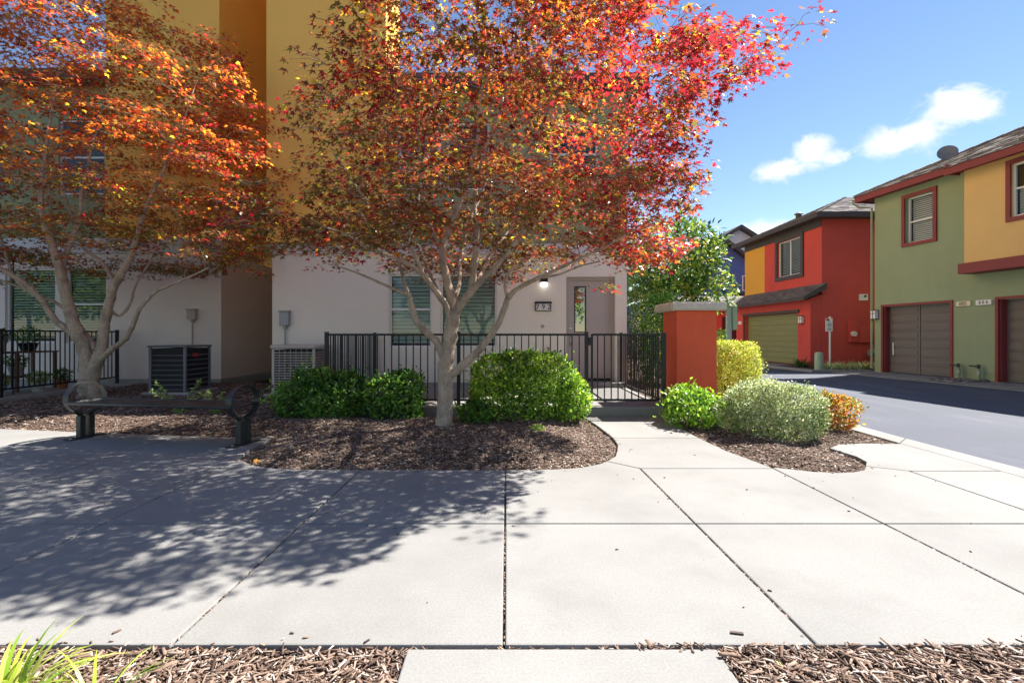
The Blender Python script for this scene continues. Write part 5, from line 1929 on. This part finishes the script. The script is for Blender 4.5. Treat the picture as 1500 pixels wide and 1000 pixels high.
def left_density(p):
    x, y, z = p[:, 0], p[:, 1], p[:, 2]
    rr = np.sqrt((x + 7.6) ** 2 + (y - 8.8) ** 2)
    zl = 2.30 + .85 * np.exp(-(rr / 1.3) ** 2) + .18 * wob(p, 1.4, 1)
    d = np.sqrt(((x + 7.6) / 3.35) ** 2 + ((y - 8.8) / 2.35) ** 2 + ((z - 4.1) / 3.3) ** 2) + .09 * wob(p, 1.4, 6)
    ins = (d < 1) & (z > zl)
    den = np.where(ins, .15 + .85 * np.clip(d, 0, 1) ** 2.5, 0)
    layer = .5 + .5 * np.sin(z * 7.5 + 2.2 * wob(p, .8, 4))
    return den * sstep(-.65, .05, wob(p, 2.2, 12) + .8 * (layer - .45))


def left_colour(p, sp, rng):
    x, z = p[:, 0], p[:, 2]
    right = sstep(-6.0, -4.3, x + .3 * sp[:, 0])
    high = sstep(3.0, 4.6, z + .4 * sp[:, 1])
    low = 1 - high
    u = sp[:, 2]
    w = np.column_stack([.12 + .7 * right, 1.1 * high + .35 + .5 * right, 1.5 * high + .30, .9 + .9 * low, .35 + 2.4 * low, .25 + .4 * (u > .8), .25 + .5 * right])
    return np.clip(pick_colours(w, rng, sp) * 1.22, 0, .9)


maple('orange maple with forked pale trunk standing behind the bench', tuple(P(131, 586, 8.8)), left_limbs, left_density, 1250, 44, left_colour, 6,
      ((-11.3, 6.2, 2.0), (-4.0, 11.3, 7.6)), leaf=(.036, .07), spray_r=.36)


# ------------------------------------------------------------------ broad-leaved tree behind the pillar
def green_tree(label, base, trunk, blobs, n, pal, leaf, seed, slim=.7):
    rng = np.random.default_rng(seed)
    t = thing('broadleaf_tree', label, 'tree', base)
    mb = MB()
    for limb in trunk:
        c = catmull(limb, 3)
        mb.tube([q[:3] for q in c], [q[3] for q in c], 8, jitter=.05)
    mb.build('trunk', M['bark_dark'], t, smooth=True)
    pos, nrm = [], []
    k = sum(b[1][0] * b[1][2] for b in blobs)
    for c, r in blobs:
        m = int(n * r[0] * r[2] / k)
        d = unit(rng.normal(0, 1, (m, 3)))
        rad_ = (1 - np.abs(rng.normal(0, .22, m))) * (1 + .16 * wob(d * np.array(r), 4.5, seed))
        q = np.array(c) + d * np.array(r) * rad_[:, None]
        ok = wob(q, 4.2, seed + 3) > -.42
        pos.append(q[ok])
        nrm.append(d[ok])
    pos, nrm = np.vstack(pos), np.vstack(nrm)
    m = len(pos)
    fwd = unit(nrm * .6 + rng.normal(0, .7, (m, 3)))
    up = unit(nrm * .5 + np.array((0, 0, .8)) + rng.normal(0, .45, (m, 3)))
    s = rng.uniform(leaf[0], leaf[1], m)
    pa = np.array([q[0] for q in pal])
    w = np.array([q[1] for q in pal], float)
    col = pa[rng.choice(len(pa), m, p=w / w.sum())] * np.exp(rng.normal(0, .15, (m, 1)))
    V, F, C = scatter(OVAL_V, OVAL_F, pos, fwd, up, np.column_stack([s * slim, s, s]), col)
    link_mesh('crown', np_mesh('crown', V - np.array(base), F, C), M['shrub_leaf'], t, kind='stuff')


LOQ = [((0.039, 0.098, 0.019), 1.6), ((0.098, 0.195, 0.039), 2), ((0.208, 0.312, 0.052), 1.6), ((0.416, 0.468, 0.078), 0.9), ((0.52, 0.39, 0.052), 0.3)]
bs = P(970, 560, 12.5)
green_tree('green broad leaved tree with dark trunk behind the red pillar', (bs.x, 12.5, 0),
           [[(bs.x, 12.5, -.1, .10), (bs.x + .02, 12.5, 1.0, .08), (bs.x + .05, 12.5, 2.0, .07), (bs.x + .3, 12.4, 3.0, .05), (bs.x + .6, 12.3, 3.8, .02)],
            [(bs.x + .04, 12.5, 1.7, .05), (bs.x + .6, 12.4, 2.2, .04), (bs.x + 1.3, 12.3, 2.6, .02)],
            [(bs.x + .04, 12.5, 1.9, .05), (bs.x - .5, 12.5, 2.6, .03), (bs.x - .8, 12.5, 3.2, .02)]],
           [((4.3, 12.4, 3.2), (1.25, 1.1, 1.05)), ((5.1, 12.1, 2.3), (.66, .7, .62)), ((3.55, 12.6, 2.7), (.75, .8, .8)), ((4.75, 12.2, 3.3), (.7, .7, .7)), ((4.5, 11.9, 2.2), (.75, .6, .45))],
           5200, LOQ, (.11, .19), 71, .75)

# trees across the walk behind the camera: they show in the window panes
for i, (x, y, s, lab) in enumerate(((-9, -9, 1.0, 'round green tree across the walk opposite the left house'), (-21, -3, 1.3, 'large green tree across the walk far to the left'),
                                    (-27, -6, 1.4, 'largest green tree across the walk at the far left end'), (-33, -10, 1.4, 'green tree behind the largest tree across the walk'),
                                    (-4.2, -11, 1.15, 'round green tree across the walk opposite the bench'),
                                    (2.8, -11.5, 1.1, 'round green tree across the walk opposite the gate'))):
    green_tree(lab, (x, y, 0), [[(x, y, -.1, .16), (x + .05, y, 1.2, .13), (x, y, 3.0 * s, .06)]],
               [((x, y, 3.4 * s), (2.0 * s, 1.8 * s, 1.7 * s)), ((x + 1.0, y, 2.6 * s), (1.2 * s, 1.2 * s, 1.1 * s)), ((x - 1.1, y + .3, 2.7 * s), (1.2 * s, 1.2 * s, 1.1 * s))],
               2600, LIME, (.2, .34), 80 + i, .8)

# ------------------------------------------------------------------ patio of the left house: stand, pots, hook
def pot(label, x, y, z, r, h, mat, plant=None, seed=1, ph=.3, leaf=(.04, .08)):
    t = thing('plant_pot', label, 'pot', (x, y, z))
    MB().lathe([(r * .66, 0), (r * .95, h * .86), (r * 1.06, h * .87), (r * 1.06, h), (r * .9, h), (r * .86, h * .88), (.0, h * .87)], (x, y, z + .001), 18, caps=False).build('pot', M[mat], t, smooth=True)
    if plant:
        rng = np.random.default_rng(seed)
        m = 260
        d = unit(rng.normal(0, 1, (m, 3)))
        q = np.array((x, y, z + h + ph * .5)) + d * np.array((r * 1.3, r * 1.3, ph * .6)) * rng.random((m, 1)) ** .4
        pa = np.array([c[0] for c in plant])[rng.integers(0, len(plant), m)]
        s = rng.uniform(*leaf, m)
        V, F, C = scatter(OVAL_V, OVAL_F, q, unit(d + rng.normal(0, .6, (m, 3))), unit(rng.normal(0, .5, (m, 3)) + np.array((0, 0, 1))), s, pa)
        pt_ = thing('potted_plant', 'leafy plant growing in the ' + label.split(' on ')[0].split(' beside ')[0].split(' under ')[0], 'plant', (x, y, z + h))
        link_mesh('foliage', np_mesh('foliage', V - np.array((x, y, z + h)), F, C), M['shrub_leaf'], pt_, kind='stuff')
        MB().tube([(x, y, z + h * .85), (x, y, z + h + ph * .6)], [.012, .006], 6).build('stem', M['bark_dark'], pt_)


t = thing('plant_stand', 'dark wooden two shelf plant stand behind the patio fence', 'plant stand', (-10.1, 9.7, .03))
for z in (.32, .82):
    for k in range(4):
        MB().box(-10.45 + k * .15, -10.45 + k * .15 + .13, 8.9, 10.6, z, z + .03).build('shelf_slat', M['wood'], t)
mb = MB()
for x, y in ((-10.42, 8.93), (-9.93, 8.93), (-10.42, 10.57), (-9.93, 10.57), (-10.42, 9.75), (-9.93, 9.75)):
    MB().box(x - .025, x + .025, y - .025, y + .025, .03, .82 - .002).build('leg', M['wood'], t)
pot('wide terracotta pot on the upper shelf', -10.15, 9.2, .85, .15, .2, 'terracotta', GREEN, 1, .28)
pot('white pot on the upper shelf', -10.2, 9.65, .85, .13, .22, 'white_pot', DARKG, 2, .22)
pot('black glazed pot on the upper shelf', -10.15, 10.2, .85, .17, .18, 'dark_pot', GREEN, 3, .3)
pot('deep terracotta pot on the lower shelf', -10.2, 9.3, .35, .14, .22, 'terracotta', FERN, 4, .18)
pot('second white pot low on the lower shelf', -10.2, 10.0, .35, .14, .2, 'white_pot', GREEN, 5, .2)
pot('tall terracotta pot beside the plant stand', -9.75, 8.35, .03, .2, .42, 'terracotta', LIME, 6, .3)
pot('large terracotta planter beside the near fence post', -10.15, 8.25, .03, .24, .5, 'terracotta', DARKG, 7, .35)
pot('small pale pot on the patio floor', -9.6, 9.1, .03, .11, .2, 'white_pot', FERN, 8, .2)
pot('squat white pot on the patio ground', -9.65, 9.9, .03, .13, .18, 'white_pot', FERN, 9, .2)
pot('small terracotta pot under the stand', -9.7, 10.5, .03, .12, .2, 'terracotta', GREEN, 10, .2)
t = thing('garden_hook', 'thin black shepherd hook standing behind the patio fence', 'hook', (-9.85, 9.3, 0))
MB().tube([(-9.75, 9.5, .03), (-9.75, 9.5, 2.65), (-9.78, 9.5, 2.78), (-9.9, 9.5, 2.84), (-10.03, 9.5, 2.78), (-10.06, 9.5, 2.66)], .011, 6).build('hook_rod', M['iron'], t, smooth=True)

sp_ = RNG.uniform((-2.8, 1.8), (4.3, 7.0), (60000, 2))
nb_ = sp_ + RNG.normal(0, .05, sp_.shape)
ok_ = (hard_dist(sp_) == 0) & (hard_dist(nb_) > .01)
sp_ = sp_[ok_]
sp_ = sp_[RNG.random(len(sp_)) < .22]
m_ = len(sp_)
L_ = RNG.uniform(.008, .034, m_)
V, F, C = scatter(CHIP_V, CHIP_F, np.column_stack([sp_, np.full(m_, .004)]), np.column_stack([RNG.normal(0, 1, (m_, 2)), np.zeros(m_)]), np.tile((0, 0, 1.0), (m_, 1)),
                  np.column_stack([L_ * .3, L_, L_ * .12]), np.zeros((m_, 3)))
o = link_mesh('bark_spill', np_mesh('bark_spill', V, F), M['mulch'], kind='stuff')
jl = []
for xj in (-2.57, -1.3, -.01, 1.2, 2.4):
    k_ = 260
    jl.append(np.column_stack([np.full(k_, xj) + RNG.normal(0, .003, k_), RNG.uniform(1.86, 4.2, k_), RNG.uniform(-.014, -.003, k_)]))
jl = np.vstack(jl)
jl = jl[wob(jl, 2.3, 4) > -.25]
m_ = len(jl)
L_ = RNG.uniform(.006, .018, m_)
V, F, C = scatter(CHIP_V, CHIP_F, jl, np.column_stack([RNG.normal(0, .3, m_), np.ones(m_), np.zeros(m_)]), np.tile((0, 0, 1.0), (m_, 1)), np.column_stack([L_ * .4, L_, L_ * .2]), np.zeros((m_, 3)))
o = link_mesh('joint_debris', np_mesh('joint_debris', V, F), M['mulch'], kind='stuff')
# ------------------------------------------------------------------ fallen leaves and chips on the paving
rng = np.random.default_rng(90)
n = 120
q = np.column_stack([rng.uniform(-4, 3.6, n), rng.uniform(1.9, 5.6, n), np.full(n, .004)])
s = rng.uniform(.003, .014, n)
V, F, C = scatter(CHIP_V, CHIP_F, q, np.column_stack([rng.normal(0, 1, (n, 2)), np.zeros(n)]), np.tile((0, 0, 1.0), (n, 1)), np.column_stack([s * .5, s * 1.4, s * .4]), np.zeros((n, 3)))
o = link_mesh('bark_crumbs', np_mesh('bark_crumbs', V, F), M['mulch'], kind='stuff')
for lab, px, py, Y, col, s, yaw in (('yellow fallen leaf lying at the rounded corner of the mulch', 372, 677, 4.55, (.55, .27, .05), .10, .3),
                                    ('pale yellow fallen leaf on the near mulch right of walk', 1143, 977, 1.74, (.55, .58, .16), .045, 1.0)):
    g_ = P(px, py, Y)
    z = float(bed_z(np.array([(g_.x, g_.y)]))[0]) + .035
    V, F, C = scatter(MAPLE_V, MAPLE_F, np.array([(0, 0, 0.0)]), np.array([(math.cos(yaw), math.sin(yaw), .1)]), np.array([(.2, -.5, 1.0)]), np.array([s * .6]), np.array([col]))
    o = tag(link_mesh('fallen_leaf', np_mesh('fallen_leaf', V, F, C), M['litter'], loc=(g_.x, g_.y, z)), lab, 'leaf')
o = tag(MB().box(-.024, .024, -.006, .006, 0, .006, Matrix.Rotation(R(-12), 4, 'Z')).build('bark_chip', M['bark_dark']), 'single dark bark chip lying on the pale pavement edge', 'bark chip')
o.location = (.925, 1.93, .001)
